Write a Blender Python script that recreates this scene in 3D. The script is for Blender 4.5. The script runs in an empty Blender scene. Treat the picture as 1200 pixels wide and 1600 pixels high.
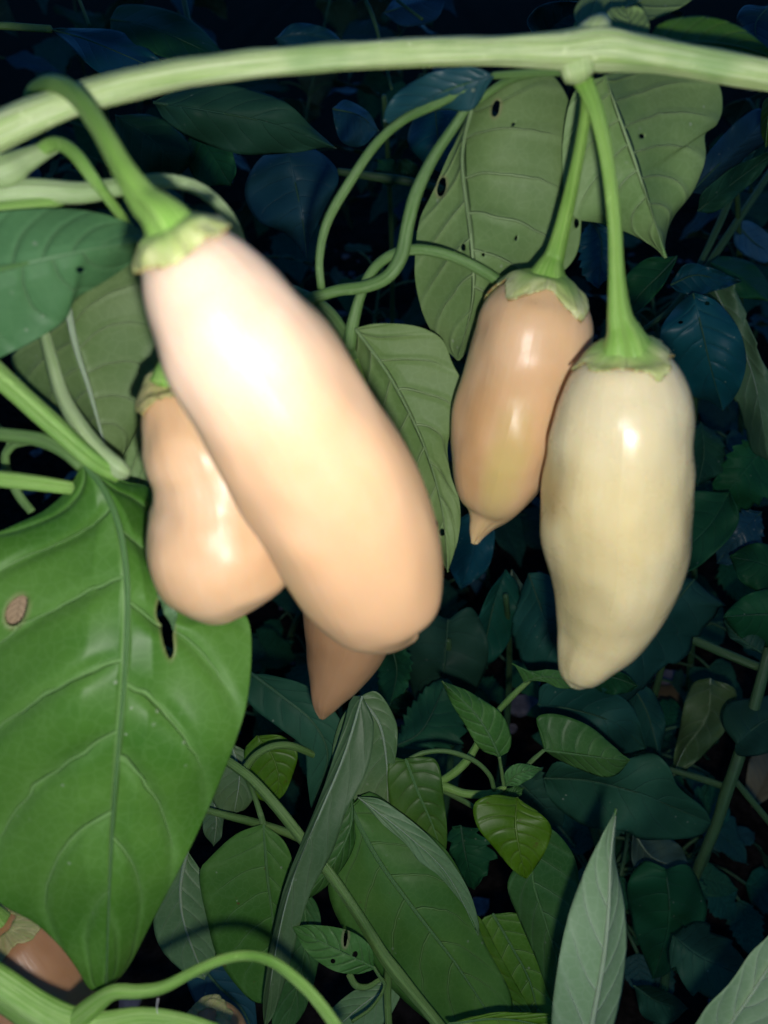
import bpy, math, random
import numpy as np
from mathutils import Vector, noise as mnoise

rng = random.Random(11)
SC = bpy.context.scene
COL = SC.collection

# ------------------------------------------------------------------ camera
CAM_H = 0.56
PITCH = math.radians(38.0)
FPX = 1232.0                      # focal length in photo pixels (1200 x 1600)
C0 = np.array([0.0, 0.0, CAM_H])
FW = np.array([0.0, math.cos(PITCH), -math.sin(PITCH)])
RT = np.array([1.0, 0.0, 0.0])
UP = np.array([0.0, math.sin(PITCH), math.cos(PITCH)])

cam = bpy.data.cameras.new('camera')
cam_o = bpy.data.objects.new('camera', cam)
COL.objects.link(cam_o)
cam_o.location = C0
cam_o.rotation_euler = (math.pi / 2 - PITCH, 0, 0)
cam.sensor_fit = 'VERTICAL'
cam.sensor_height = 36.0
cam.lens = 36.0 * FPX / 1600.0
cam.clip_start = 0.005
cam.clip_end = 400.0
cam.dof.use_dof = True            # focus fell on the leaves behind the fruit
cam.dof.focus_distance = 0.30
cam.dof.aperture_fstop = 13.0
SC.camera = cam_o

# ------------------------------------------------------------------ sky (last blue of dusk)
world = bpy.data.worlds.new('World')
SC.world = world
world.use_nodes = True
wn = world.node_tree
wn.nodes.clear()
sky = wn.nodes.new('ShaderNodeTexSky')
sky.sky_type = 'NISHITA'
sky.sun_disc = False
sky.sun_elevation = math.radians(8.0)
sky.ozone_density = 7.0
sky.dust_density = 0.0
sky.sun_rotation = math.radians(200.0)
bg = wn.nodes.new('ShaderNodeBackground')
bg.inputs['Strength'].default_value = 0.07
wo = wn.nodes.new('ShaderNodeOutputWorld')
wn.links.new(sky.outputs[0], bg.inputs[0])
wn.links.new(bg.outputs[0], wo.inputs[0])

# ------------------------------------------------------------------ the phone's flash, just below and right of the lens
fl = bpy.data.lights.new('phone_flash', 'POINT')
fl.energy = 1.60
fl.shadow_soft_size = 0.0035
fl.color = (1.0, 0.965, 0.935)
fl_o = bpy.data.objects.new('phone_flash', fl)
COL.objects.link(fl_o)
fl_o.location = C0 + RT * 0.008 - UP * 0.019 - FW * 0.002

SC.view_settings.view_transform = 'Standard'
SC.view_settings.look = 'None'
SC.view_settings.exposure = 0.0
SC.view_settings.gamma = 1.0
SC.view_settings.use_curve_mapping = False
SC.render.engine = 'CYCLES'
SC.cycles.use_denoising = True
SC.cycles.max_bounces = 4
SC.cycles.diffuse_bounces = 2
SC.cycles.glossy_bounces = 2
SC.cycles.use_adaptive_sampling = True
SC.cycles.adaptive_threshold = 0.04

# ------------------------------------------------------------------ helpers
def P(x, y, d):
    """photo pixel + distance along the view axis -> world point"""
    return C0 + d * (FW + RT * ((x - 600.0) / FPX) + UP * ((800.0 - y) / FPX))

def spline(pts, n):
    """Catmull-Rom through rows of pts, resampled to n rows evenly by length of the first columns"""
    p = np.asarray(pts, float)
    if len(p) == 2:
        t = np.linspace(0, 1, n)[:, None]
        return p[0] * (1 - t) + p[1] * t
    e = np.vstack([2 * p[0] - p[1], p, 2 * p[-1] - p[-2]])
    out = []
    K = 16
    for i in range(1, len(e) - 2):
        a, b, c, d = e[i - 1], e[i], e[i + 1], e[i + 2]
        for k in range(K):
            t = k / K
            out.append(0.5 * ((2 * b) + (-a + c) * t + (2 * a - 5 * b + 4 * c - d) * t * t + (-a + 3 * b - 3 * c + d) * t ** 3))
    out.append(p[-1])
    out = np.array(out)
    L = np.concatenate([[0], np.cumsum(np.linalg.norm(np.diff(out[:, :2], axis=0), axis=1))])
    s = np.linspace(0, L[-1], n)
    return np.stack([np.interp(s, L, out[:, j]) for j in range(out.shape[1])], 1)

ORI = {}
def worg(o):
    return ORI.get(o.name, np.zeros(3)) if o is not None else np.zeros(3)

def link(o, parent, origin):
    COL.objects.link(o)
    ORI[o.name] = np.array(origin, float)
    o.parent = parent
    o.location = np.array(origin, float) - worg(parent)
    return o

def thing(name, label, cat, base, group=None):
    o = bpy.data.objects.new(name, None)
    o.empty_display_size = 0.01
    link(o, None, base)
    o['label'] = label
    o['category'] = cat
    if group:
        o['group'] = group
    return o

def mesh_obj(name, verts, faces, mats, parent, origin, uv=None, smooth=True):
    me = bpy.data.meshes.new(name)
    v = np.asarray(verts, float) - np.asarray(origin, float)
    me.from_pydata([tuple(q) for q in v], [], faces)
    for m in (mats if isinstance(mats, (list, tuple)) else [mats]):
        me.materials.append(m)
    if uv is not None:
        lay = me.uv_layers.new(name='UVMap')
        idx = np.empty(len(me.loops), dtype=np.int32)
        me.loops.foreach_get('vertex_index', idx)
        lay.data.foreach_set('uv', np.asarray(uv, np.float32)[idx].ravel())
    if smooth:
        me.polygons.foreach_set('use_smooth', [True] * len(me.polygons))
    me.update()
    o = bpy.data.objects.new(name, me)
    return link(o, parent, origin)

def grid_faces(a, b, wrap=False):
    f = []
    for i in range(a - 1):
        for j in range(b if wrap else b - 1):
            j2 = (j + 1) % b
            f.append((i * b + j, i * b + j2, (i + 1) * b + j2, (i + 1) * b + j))
    return f

def frames(pts):
    T = np.gradient(pts, axis=0)
    T /= np.linalg.norm(T, axis=1)[:, None] + 1e-12
    n = np.cross(T[0], [0.3, 0.5, 0.81]); n /= np.linalg.norm(n)
    N = [n]
    for i in range(1, len(pts)):
        n = N[-1] - T[i] * np.dot(N[-1], T[i])
        n /= np.linalg.norm(n)
        N.append(n)
    N = np.array(N)
    return T, N, np.cross(T, N)

def tube_world(name, path, rad, mat, parent, ridges=0, ridge=0.0, sides=12, bump=0.0, origin=None):
    n = len(path)
    T, N, B = frames(path)
    V, U = [], []
    L = np.concatenate([[0], np.cumsum(np.linalg.norm(np.diff(path, axis=0), axis=1))])
    sd = rng.random() * 50
    for i in range(n):
        for j in range(sides):
            th = 2 * math.pi * j / sides
            r = rad[i]
            if ridges:
                r *= 1 + ridge * math.cos(ridges * th + 3 * i / n)
            if bump:
                r *= 1 + bump * mnoise.noise(Vector((L[i] * 90 + sd, math.cos(th) * .8, math.sin(th) * .8)))
            V.append(path[i] + r * (math.cos(th) * N[i] + math.sin(th) * B[i]))
            U.append((L[i] * 10, j / sides))
    F = grid_faces(n, sides, True)
    for i, sgn in ((0, -1), (n - 1, 1)):
        V.append(path[i] + T[i] * sgn * rad[i] * .5)
        U.append((L[i] * 10, .5))
        k = len(V) - 1
        for j in range(sides):
            a, b = i * sides + j, i * sides + (j + 1) % sides
            F.append((a, b, k) if sgn > 0 else (b, a, k))
    return mesh_obj(name, V, F, mat, parent, path[0] if origin is None else origin, U)

def tube(name, pts, mat, parent, n=None, **kw):
    kw.setdefault('ridges', 3); kw.setdefault('ridge', .05); kw.setdefault('bump', .14)
    """pts rows: x, y, depth, radius in photo pixels"""
    n = n or max(8, 7 * len(pts))
    s = spline(pts, n)
    path = np.array([P(*q[:3]) for q in s])
    rad = s[:, 3] * s[:, 2] / FPX / np.sqrt(1 + ((s[:, 0] - 600) / FPX) ** 2 + ((s[:, 1] - 800) / FPX) ** 2)
    return tube_world(name, path, rad, mat, parent, **kw)

VN, VK = 7.0, 1.7       # side veins per leaf, how far they climb

def sheet(name, M, L, R, out, mats, parent, under=False, quilt=.0008, wav=.0015, ripple=.0008, half=10,
          holes=None, pix=None, thick=.00035, serr=0.0, sfreq=9, origin=None, bow=0.0):
    """leaf blade: rows along the midrib M with margins L, R; 'out' points to the viewer's side"""
    n = len(M)
    sd = rng.random() * 100
    rp = rng.random() * 6
    cols = 2 * half + 1
    V, U, PX = [], [], []
    size = np.linalg.norm(M[-1] - M[0])
    if pix is not None:
        quilt *= min(1.0, size / .07)
    for i in range(n):
        u = i / (n - 1)
        for j in range(cols):
            v = (j - half) / half
            E = L[i] if v < 0 else R[i]
            a = abs(v)
            sf = 1.0
            if serr:
                fr = (u * sfreq + (.5 if v < 0 else 0)) % 1.0
                sf = 1 + serr * (fr ** 1.3 - .45) * min(1, 6 * u) * (1 - .6 * u)
            p = M[i] + (E - M[i]) * (a * sf)
            s = VN * u - VK * a ** 1.25 + (.35 if v < 0 else 0)
            fr = s - math.floor(s)
            g = abs(2 * fr - 1)
            q = quilt * (1 - g ** 4) * min(1, a * 5) * (1 - a ** 2) * min(1, 8 * u, max(0, 3.5 * (1 - u) - .25))
            if under:
                q = -q * .8
            off = q + wav * mnoise.noise(Vector((p[0] * 40 + sd, p[1] * 40, p[2] * 40))) \
                + ripple * a ** 3 * math.sin(u * 17 + rp + 2 * v) - bow * a * a
            V.append(p + out[i] * off)
            U.append((u, .5 + v * .5))
            if pix is not None:
                Lp = pix[1][i] if v < 0 else pix[2][i]
                PX.append(pix[0][i] + (Lp - pix[0][i]) * a * sf)
    F = grid_faces(n, cols)
    if holes and pix is not None:
        keep = []
        PX = np.array(PX)
        for f in F:
            c = PX[list(f)].mean(0)
            ok = True
            for (hx, hy, rx, ry, ang) in holes:
                ca, sa = math.cos(ang), math.sin(ang)
                dx, dy = c[0] - hx, c[1] - hy
                ex, ey = (dx * ca + dy * sa) / rx, (-dx * sa + dy * ca) / ry
                w = 1 + .28 * mnoise.noise(Vector((c[0] * .09, c[1] * .09, hx)))
                if ex * ex + ey * ey < w:
                    ok = False
                    break
            if ok:
                keep.append(f)
        F = keep
    bite = None
    if holes and pix is not None:
        V = np.array(V)
        cnt = {}
        for f in F:
            for a_, b_ in zip(f, f[1:] + f[:1]):
                k = (min(a_, b_), max(a_, b_)); cnt[k] = cnt.get(k, 0) + 1
        nb = {}
        for (a_, b_), c in cnt.items():
            if c == 1:
                nb.setdefault(a_, []).append(b_); nb.setdefault(b_, []).append(a_)
        inner = [k for k in nb if 0 < k % cols < cols - 1 and cols <= k < cols * (n - 1)]
        for _ in range(4):
            W = V.copy()
            for k in inner:
                W[k] = V[k] * .4 + V[nb[k]].mean(0) * .6
            V = W
        bite = np.zeros(len(V))
        for (hx, hy, rx, ry, ang) in holes:
            if ry < 12:
                continue
            ca, sa = math.cos(ang), math.sin(ang)
            dx, dy = PX[:, 0] - hx, PX[:, 1] - hy
            k = np.sqrt(((dx * ca + dy * sa) / (rx + 4)) ** 2 + ((-dx * sa + dy * ca) / (ry + 4)) ** 2)
            bite = np.maximum(bite, np.clip((1.12 - k) / .25, 0, 1))
    # normal towards the viewer
    V = np.array(V)
    f = F[len(F) // 2]
    nn = np.cross(V[f[1]] - V[f[0]], V[f[3]] - V[f[0]])
    if np.dot(nn, out[n // 2]) < 0:
        F = [q[::-1] for q in F]
    mm = [mats[1], mats[0]] if under else list(mats)
    o = mesh_obj(name, V, F, mm, parent, M[0] if origin is None else origin, U)
    if bite is not None:
        at = o.data.attributes.new('bite', 'FLOAT', 'POINT')
        at.data.foreach_set('value', bite.astype(np.float32))
    md = o.modifiers.new('thickness', 'SOLIDIFY')
    md.thickness = thick
    md.offset = -1
    md.material_offset = 1
    return o

def leaf(parent, mid, left, right, mats, under=False, n=40, dl=0.0, dr=0.0, petiole=None, pmat=None, rib=3.2, label=None,
         name='leaf', hires=False, fold=1.0, ribmat=None, pname='petiole', **kw):
    """mid rows x, y, depth; left/right rows x, y[, extra depth] from base to tip; dl/dr = extra depth at the margins"""
    if hires:
        n, kw['half'] = 220, 60
    elif kw.get('serr'):
        n = 84
    m = spline(mid, n)
    m = np.array(m)
    tail = (tuple(mid[0][:2]) + (0.0,), tuple(mid[-1][:2]) + (0.0,))
    def side(pts, dd):
        rows = [tail[0]] + [tuple(q) + ((dd,) if len(q) == 2 else ()) for q in pts] + [tail[1]]
        return spline(rows, n)
    l, r = side(left, dl), side(right, dr)
    M = np.array([P(*q) for q in m])
    Lw = np.array([P(l[i, 0], l[i, 1], m[i, 2] + l[i, 2]) for i in range(n)])
    Rw = np.array([P(r[i, 0], r[i, 1], m[i, 2] + r[i, 2]) for i in range(n)])
    out = C0 - M
    out /= np.linalg.norm(out, axis=1)[:, None]
    bl = sheet(name, M, Lw, Rw, out, mats, parent, under=under, pix=(m[:, :2], l[:, :2], r[:, :2]), **kw)
    if label:
        bl['label'] = label
    rm = ribmat or (MAT['vein_under'] if under and mats[1].name == 'leaf_under' else MAT['vein_pale'] if under else MAT['vein_dark'] if mats[0].name.startswith('weed') else MAT['vein'])
    if rib < .8:
        return bl
    rad = np.linspace(1, .22, n) * rib * m[:, 2].mean() / FPX
    k = slice(0, n, 3 if n > 60 else 2)
    lift = .55 if under else .15
    tube_world('midrib', (M + out * rad[:, None] * lift)[k], rad[k], rm, bl, sides=8)
    if petiole:
        tube(pname, petiole, pmat or MAT['stem_thin'], bl, ridges=3, ridge=.06)
    return bl

# ------------------------------------------------------------------ materials
MAT = {}
def nodes_of(name):
    m = bpy.data.materials.new(name)
    m.use_nodes = True
    nt = m.node_tree
    nt.nodes.clear()
    out = nt.nodes.new('ShaderNodeOutputMaterial')
    b = nt.nodes.new('ShaderNodeBsdfPrincipled')
    nt.links.new(b.outputs[0], out.inputs[0])
    MAT[name] = m
    return m, nt, b, out

class NG:
    def __init__(s, nt): s.nt = nt
    def n(s, t, **kw):
        x = s.nt.nodes.new(t)
        for k, v in kw.items(): setattr(x, k, v)
        return x
    def put(s, sock, v):
        if hasattr(v, 'is_output'): s.nt.links.new(v, sock)
        elif v is not None: sock.default_value = v
    def math(s, op, a, b=None, c=None, clamp=False):
        x = s.n('ShaderNodeMath', operation=op, use_clamp=clamp)
        s.put(x.inputs[0], a); s.put(x.inputs[1], b); s.put(x.inputs[2], c)
        return x.outputs[0]
    def mix(s, f, a, b, mode='MIX'):
        x = s.n('ShaderNodeMix', data_type='RGBA', blend_type=mode)
        s.put(x.inputs['Factor'], f)
        s.put(x.inputs[6], a if hasattr(a, 'is_output') else (*a, 1))
        s.put(x.inputs[7], b if hasattr(b, 'is_output') else (*b, 1))
        return x.outputs[2]
    def noise(s, vec, scale, detail=3, rough=.55, dist=0):
        x = s.n('ShaderNodeTexNoise')
        s.put(x.inputs['Vector'], vec)
        x.inputs['Scale'].default_value = scale
        x.inputs['Detail'].default_value = detail
        x.inputs['Roughness'].default_value = rough
        x.inputs['Distortion'].default_value = dist
        return x.outputs['Fac']
    def ramp(s, f, lo, hi):
        x = s.n('ShaderNodeMapRange', interpolation_type='SMOOTHSTEP', clamp=True)
        s.put(x.inputs[0], f)
        x.inputs[1].default_value = lo; x.inputs[2].default_value = hi
        return x.outputs[0]

def leaf_mat(name, c1, c2, vein, vs=.55, rough=.42, spec=.45, spots=0.0, spotcol=(.10, .055, .02), net=.10, bumpd=.0006, invert=False, pale_edge=0.0):
    m, nt, b, out = nodes_of(name)
    g = NG(nt)
    tc = g.n('ShaderNodeTexCoord')
    oi = g.n('ShaderNodeObjectInfo')
    sep = g.n('ShaderNodeSeparateXYZ')
    nt.links.new(tc.outputs['UV'], sep.inputs[0])
    u = sep.outputs[0]
    vv = g.math('MULTIPLY_ADD', sep.outputs[1], 2.0, -1.0)
    av = g.math('ABSOLUTE', vv)
    neg = g.math('LESS_THAN', vv, 0.0)
    loc = g.n('ShaderNodeVectorMath', operation='ADD')
    nt.links.new(tc.outputs['Object'], loc.inputs[0])
    cmb = g.n('ShaderNodeCombineXYZ')
    rnd = g.math('MULTIPLY', oi.outputs['Random'], 7.0)
    nt.links.new(rnd, cmb.inputs[0]); nt.links.new(rnd, cmb.inputs[1])
    nt.links.new(cmb.outputs[0], loc.inputs[1])
    vec = loc.outputs[0]
    wob = g.noise(vec, 70, 2)
    # side veins
    s = g.math('MULTIPLY', u, VN)
    s = g.math('SUBTRACT', s, g.math('MULTIPLY', g.math('POWER', av, 1.25), VK))
    s = g.math('ADD', s, g.math('MULTIPLY', neg, .35))
    s = g.math('ADD', s, g.math('MULTIPLY', g.math('SUBTRACT', wob, .5), .35))
    d = g.math('ABSOLUTE', g.math('SUBTRACT', g.math('FRACT', g.math('ADD', s, .5)), .5))      # 0 on a vein
    wid = g.math('MULTIPLY_ADD', av, -.035, .055)
    side = g.math('SUBTRACT', 1.0, g.ramp(g.math('DIVIDE', d, wid), .25, 1.0))
    side = g.math('MULTIPLY', side, g.math('SUBTRACT', 1.0, g.ramp(av, .55, .97)))
    side = g.math('MULTIPLY', side, g.math('SUBTRACT', 1.0, g.ramp(u, .74, .9)))
    halo = g.math('MULTIPLY', g.math('SUBTRACT', 1.0, g.ramp(d, 0.0, .22)), .25)
    midw = g.math('MULTIPLY_ADD', u, -.035, .055)
    mid = g.math('SUBTRACT', 1.0, g.ramp(g.math('DIVIDE', av, midw), .3, 1.0))
    # fine net
    netm = 0.0
    if net:
        vo = g.n('ShaderNodeTexVoronoi', feature='DISTANCE_TO_EDGE')
        nt.links.new(vec, vo.inputs['Vector'])
        vo.inputs['Scale'].default_value = 330
        netm = g.math('SUBTRACT', 1.0, g.ramp(vo.outputs['Distance'], .0, .10))
    big = g.noise(vec, 28, 2, .6)
    col = g.mix(g.ramp(big, .33, .68), c1, c2)
    fine = g.noise(vec, 700, 1)
    col = g.mix(g.math('MULTIPLY', g.math('SUBTRACT', fine, .3), .3, clamp=True), col, tuple(x * .62 for x in c1))
    if net:
        col = g.mix(g.math('MULTIPLY', netm, net), col, vein)
    v = g.math('MAXIMUM', g.math('MAXIMUM', side, halo), mid)
    col = g.mix(g.math('MULTIPLY', v, vs), col, vein)
    if spots:
        sp = g.noise(vec, 150, 3, .7)
        sp2 = g.noise(vec, 22, 2)
        mk = g.math('MULTIPLY', g.ramp(sp, .66, .72), g.ramp(sp2, .45, .62))
        col = g.mix(g.math('MULTIPLY', mk, spots), col, spotcol)
    ba = g.n('ShaderNodeAttribute', attribute_name='bite')
    col = g.mix(g.math('MULTIPLY', ba.outputs['Fac'], .55), col, (.24, .23, .11))
    # tiny grains of dust and pollen
    dst = g.n('ShaderNodeTexVoronoi'); dst.inputs['Scale'].default_value = 230
    nt.links.new(vec, dst.inputs['Vector'])
    dm = g.math('MULTIPLY', g.math('LESS_THAN', dst.outputs['Distance'], .12), g.ramp(g.noise(vec, 60, 2), .55, .66))
    col = g.mix(g.math('MULTIPLY', dm, .5), col, (.30, .36, .26))
    hs = g.n('ShaderNodeHueSaturation')
    nt.links.new(col, hs.inputs['Color'])
    nt.links.new(g.math('MULTIPLY_ADD', oi.outputs['Random'], .5, .75), hs.inputs['Value'])
    r2 = g.math('FRACT', g.math('MULTIPLY', oi.outputs['Random'], 17.3))
    nt.links.new(g.math('MULTIPLY_ADD', r2, .035, .4825), hs.inputs['Hue'])
    nt.links.new(g.math('MULTIPLY_ADD', r2, -.2, 1.08), hs.inputs['Saturation'])
    nt.links.new(hs.outputs[0], b.inputs['Base Color'])
    nt.links.new(g.math('MULTIPLY_ADD', big, .25, rough - .12), b.inputs['Roughness'])
    b.inputs['Specular IOR Level'].default_value = spec
    h = g.math('MULTIPLY_ADD', v, .8 if invert else -.8, g.math('MULTIPLY', big, .8))
    bp = g.n('ShaderNodeBump')
    bp.inputs['Strength'].default_value = .8
    bp.inputs['Distance'].default_value = bumpd
    nt.links.new(h, bp.inputs['Height'])
    nt.links.new(bp.outputs[0], b.inputs['Normal'])
    return m

def stem_mat(name, c1, c2, c3, rough=.42, freq=5.0, sheen=0.0, spec=.4, heart=None):
    m, nt, b, out = nodes_of(name)
    g = NG(nt)
    tc = g.n('ShaderNodeTexCoord')
    oi = g.n('ShaderNodeObjectInfo')
    sep = g.n('ShaderNodeSeparateXYZ')
    nt.links.new(tc.outputs['UV'], sep.inputs[0])
    ang = g.math('MULTIPLY', sep.outputs[1], 2 * math.pi)
    cb = g.n('ShaderNodeCombineXYZ')
    nt.links.new(g.math('MULTIPLY_ADD', sep.outputs[0], 1.6, g.math('MULTIPLY', oi.outputs['Random'], 40)), cb.inputs[0])
    nt.links.new(g.math('MULTIPLY', g.math('COSINE', ang), freq * .5), cb.inputs[1])
    nt.links.new(g.math('MULTIPLY', g.math('SINE', ang), freq * .5), cb.inputs[2])
    st = g.noise(cb.outputs[0], 1.6, 4, .6, .3)
    fn = g.noise(tc.outputs['Object'], 700, 2)
    slow = g.noise(tc.outputs['Object'], 38, 3, .6)
    col = g.mix(g.ramp(st, .38, .62), c1, c2)
    col = g.mix(g.math('MULTIPLY', g.ramp(slow, .48, .7), .55), col, c3)
    len_ = g.noise(tc.outputs['Object'], 240, 2, .6)
    col = g.mix(g.math('MULTIPLY', g.ramp(len_, .66, .74), .5), col, tuple(min(1, x * 1.35) for x in c2))
    st2 = g.noise(cb.outputs[0], 3.4, 3, .6)
    col = g.mix(g.math('MULTIPLY', g.ramp(st2, .54, .66), .65), col, c3)
    col = g.mix(g.math('MULTIPLY', fn, .25), col, tuple(x * .7 for x in c1))
    if heart:
        col = g.mix(g.ramp(sep.outputs[0], .30, .02), col, heart)
        col = g.mix(g.math('MULTIPLY', g.ramp(sep.outputs[0], .355, .40), g.ramp(st2, .42, .55)), col, (.34, .24, .09))
    nt.links.new(col, b.inputs['Base Color'])
    b.inputs['Roughness'].default_value = rough
    b.inputs['Specular IOR Level'].default_value = spec
    b.inputs['Subsurface Weight'].default_value = .12
    b.inputs['Subsurface Radius'].default_value = (.0012, .002, .0006)
    b.inputs['Subsurface Scale'].default_value = 1.0
    bp = g.n('ShaderNodeBump')
    bp.inputs['Strength'].default_value = .6
    bp.inputs['Distance'].default_value = .0005
    nt.links.new(g.math('ADD', st2, g.math('MULTIPLY', fn, .3)), bp.inputs['Height'])
    nt.links.new(bp.outputs[0], b.inputs['Normal'])
    return m

def pepper_mat(name, c1, c2, c3, patches=(), rough=.30, lines=.10):
    """c1 main flesh, c2 deeper tone, c3 streaks; patches: (u, v, ru, rv, colour, amount)"""
    m, nt, b, out = nodes_of(name)
    g = NG(nt)
    tc = g.n('ShaderNodeTexCoord')
    sep = g.n('ShaderNodeSeparateXYZ')
    nt.links.new(tc.outputs['UV'], sep.inputs[0])
    ang = g.math('MULTIPLY', sep.outputs[1], 2 * math.pi)
    cb = g.n('ShaderNodeCombineXYZ')
    nt.links.new(g.math('MULTIPLY', sep.outputs[0], .9), cb.inputs[0])
    nt.links.new(g.math('COSINE', ang), cb.inputs[1])
    nt.links.new(g.math('SINE', ang), cb.inputs[2])
    st = g.noise(cb.outputs[0], 4.0, 3, .5)
    big = g.noise(tc.outputs['Object'], 42, 3, .55)
    col = g.mix(g.ramp(big, .35, .68), c1, c2)
    col = g.mix(g.math('MULTIPLY', g.ramp(st, .45, .7), lines * 2), col, c3)
    wob = g.noise(tc.outputs['Object'], 110, 3, .6)
    for (pu, pv, ru, rv, pc, am) in patches:
        a = g.math('POWER', g.math('DIVIDE', g.math('SUBTRACT', sep.outputs[0], pu), ru), 2.0)
        c = g.math('POWER', g.math('DIVIDE', g.math('WRAP', g.math('SUBTRACT', sep.outputs[1], pv), .5, -.5), rv), 2.0)
        dd = g.math('ADD', g.math('ADD', a, c), g.math('MULTIPLY', g.math('SUBTRACT', wob, .5), 1.1))
        col = g.mix(g.math('MULTIPLY', g.math('SUBTRACT', 1.0, g.ramp(dd, -.3, 1.6)), am), col, pc)
    sc_ = g.noise(tc.outputs['Object'], 260, 3, .7)
    scm = g.math('MULTIPLY', g.ramp(sc_, .70, .76), g.ramp(big, .48, .62))
    col = g.mix(g.math('MULTIPLY', scm, .45), col, (.45, .27, .12))
    nt.links.new(col, b.inputs['Base Color'])
    nt.links.new(g.math('MULTIPLY_ADD', g.math('SUBTRACT', wob, .5), .25, rough), b.inputs['Roughness'])
    b.inputs['Specular IOR Level'].default_value = .5
    b.inputs['Subsurface Weight'].default_value = .35
    b.inputs['Subsurface Radius'].default_value = (.0045, .0026, .0012)
    b.inputs['Subsurface Scale'].default_value = 1.0
    fn = g.noise(tc.outputs['Object'], 900, 2)
    cr = g.noise(cb.outputs[0], 9.0, 3, .6, .4)
    bp = g.n('ShaderNodeBump')
    bp.inputs['Strength'].default_value = .3
    bp.inputs['Distance'].default_value = .0007
    nt.links.new(g.math('ADD', g.math('MULTIPLY_ADD', fn, .10, g.math('MULTIPLY', cr, .16)), g.math('ADD', st, g.math('MULTIPLY', wob, .35))), bp.inputs['Height'])
    nt.links.new(bp.outputs[0], b.inputs['Normal'])
    return m

def plain_mat(name, c1, c2, scale=60, rough=.8, bump=.001, spec=.2):
    m, nt, b, out = nodes_of(name)
    g = NG(nt)
    tc = g.n('ShaderNodeTexCoord')
    a = g.noise(tc.outputs['Object'], scale, 6, .65)
    col = g.mix(g.ramp(a, .35, .65), c1, c2)
    nt.links.new(col, b.inputs['Base Color'])
    b.inputs['Roughness'].default_value = rough
    b.inputs['Specular IOR Level'].default_value = spec
    bp = g.n('ShaderNodeBump'); bp.inputs['Distance'].default_value = bump
    nt.links.new(a, bp.inputs['Height'])
    nt.links.new(bp.outputs[0], b.inputs['Normal'])
    return m

# pepper-plant leaves: upper face, lower face
leaf_mat('leaf_top', (.038, .140, .018), (.074, .200, .034), (.19, .36, .13), vs=.6, rough=.46, spec=.28, bumpd=.0010)
leaf_mat('leaf_top_spotted', (.040, .135, .014), (.065, .175, .024), (.14, .28, .09), vs=.45, rough=.5, spec=.2, spots=.8)
leaf_mat('leaf_under', (.13, .232, .070), (.17, .27, .092), (.30, .42, .20), vs=.6, rough=.55, spec=.3, invert=True, bumpd=.0014)
leaf_mat('leaf_pale', (.19, .33, .17), (.22, .36, .20), (.46, .58, .44), vs=.5, rough=.6, spec=.3, invert=True)
leaf_mat('leaf_olive', (.050, .155, .012), (.085, .215, .022), (.17, .30, .08), vs=.5, rough=.45, spec=.3, spots=.5, bumpd=.0010)
leaf_mat('leaf_grey', (.085, .18, .065), (.12, .225, .09), (.25, .38, .20), vs=.5, rough=.5, invert=True)
# weeds behind
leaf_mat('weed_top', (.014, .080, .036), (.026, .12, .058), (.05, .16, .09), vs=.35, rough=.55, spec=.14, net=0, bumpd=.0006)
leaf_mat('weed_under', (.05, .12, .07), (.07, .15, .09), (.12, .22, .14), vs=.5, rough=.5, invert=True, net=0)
leaf_mat('weed_skylit', (.009, .070, .085), (.018, .095, .115), (.045, .14, .16), vs=.30, rough=.42, spec=.42, net=0, bumpd=.0005)  # bluer than the leaf itself: blue cast of the sky painted into the colour
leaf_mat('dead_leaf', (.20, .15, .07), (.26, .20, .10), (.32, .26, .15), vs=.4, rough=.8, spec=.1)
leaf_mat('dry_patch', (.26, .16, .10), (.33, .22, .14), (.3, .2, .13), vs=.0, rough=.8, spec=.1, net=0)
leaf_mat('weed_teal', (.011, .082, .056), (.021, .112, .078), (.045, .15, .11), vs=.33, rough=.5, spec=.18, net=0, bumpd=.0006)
TOP = (MAT['leaf_top'], MAT['leaf_under'])
SPOT = (MAT['leaf_top_spotted'], MAT['leaf_under'])
PALE = (MAT['leaf_top'], MAT['leaf_pale'])
OLIVE = (MAT['leaf_olive'], MAT['leaf_under'])
GREY = (MAT['leaf_top'], MAT['leaf_grey'])
leaf_mat('leaf_top_lit', (.055, .175, .050), (.090, .24, .080), (.17, .33, .14), vs=.55, rough=.5, spec=.25, bumpd=.0010)  # lighter copy of leaf_top; closeness to the flash painted into the colour
LIT = (MAT['leaf_top_lit'], MAT['leaf_under'])
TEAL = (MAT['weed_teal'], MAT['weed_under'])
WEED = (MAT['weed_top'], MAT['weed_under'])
BLUE = (MAT['weed_skylit'], MAT['weed_under'])
DEAD = (MAT['dead_leaf'], MAT['dead_leaf'])

stem_mat('stem_main', (.40, .57, .19), (.66, .77, .44), (.15, .34, .09), freq=9)
stem_mat('stem_green', (.20, .43, .06), (.38, .60, .19), (.09, .26, .03), freq=9)
stem_mat('stem_thin', (.12, .25, .06), (.20, .34, .12), (.07, .17, .04))
stem_mat('stem_dark', (.06, .14, .05), (.09, .19, .07), (.04, .09, .04))
stem_mat('stem_low', (.12, .26, .05), (.23, .38, .12), (.05, .15, .03), freq=9)
stem_mat('stalk', (.22, .44, .07), (.34, .55, .14), (.14, .33, .04), freq=7)
stem_mat('petiole_pale', (.34, .49, .21), (.46, .59, .32), (.22, .37, .13))
stem_mat('vein', (.10, .24, .07), (.13, .27, .09), (.08, .20, .06))
stem_mat('vein_dark', (.045, .13, .06), (.06, .15, .075), (.035, .10, .05))
stem_mat('vein_under', (.21, .33, .13), (.25, .37, .17), (.18, .30, .11))
stem_mat('vein_pale', (.33, .45, .28), (.40, .52, .36), (.28, .40, .24))
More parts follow.
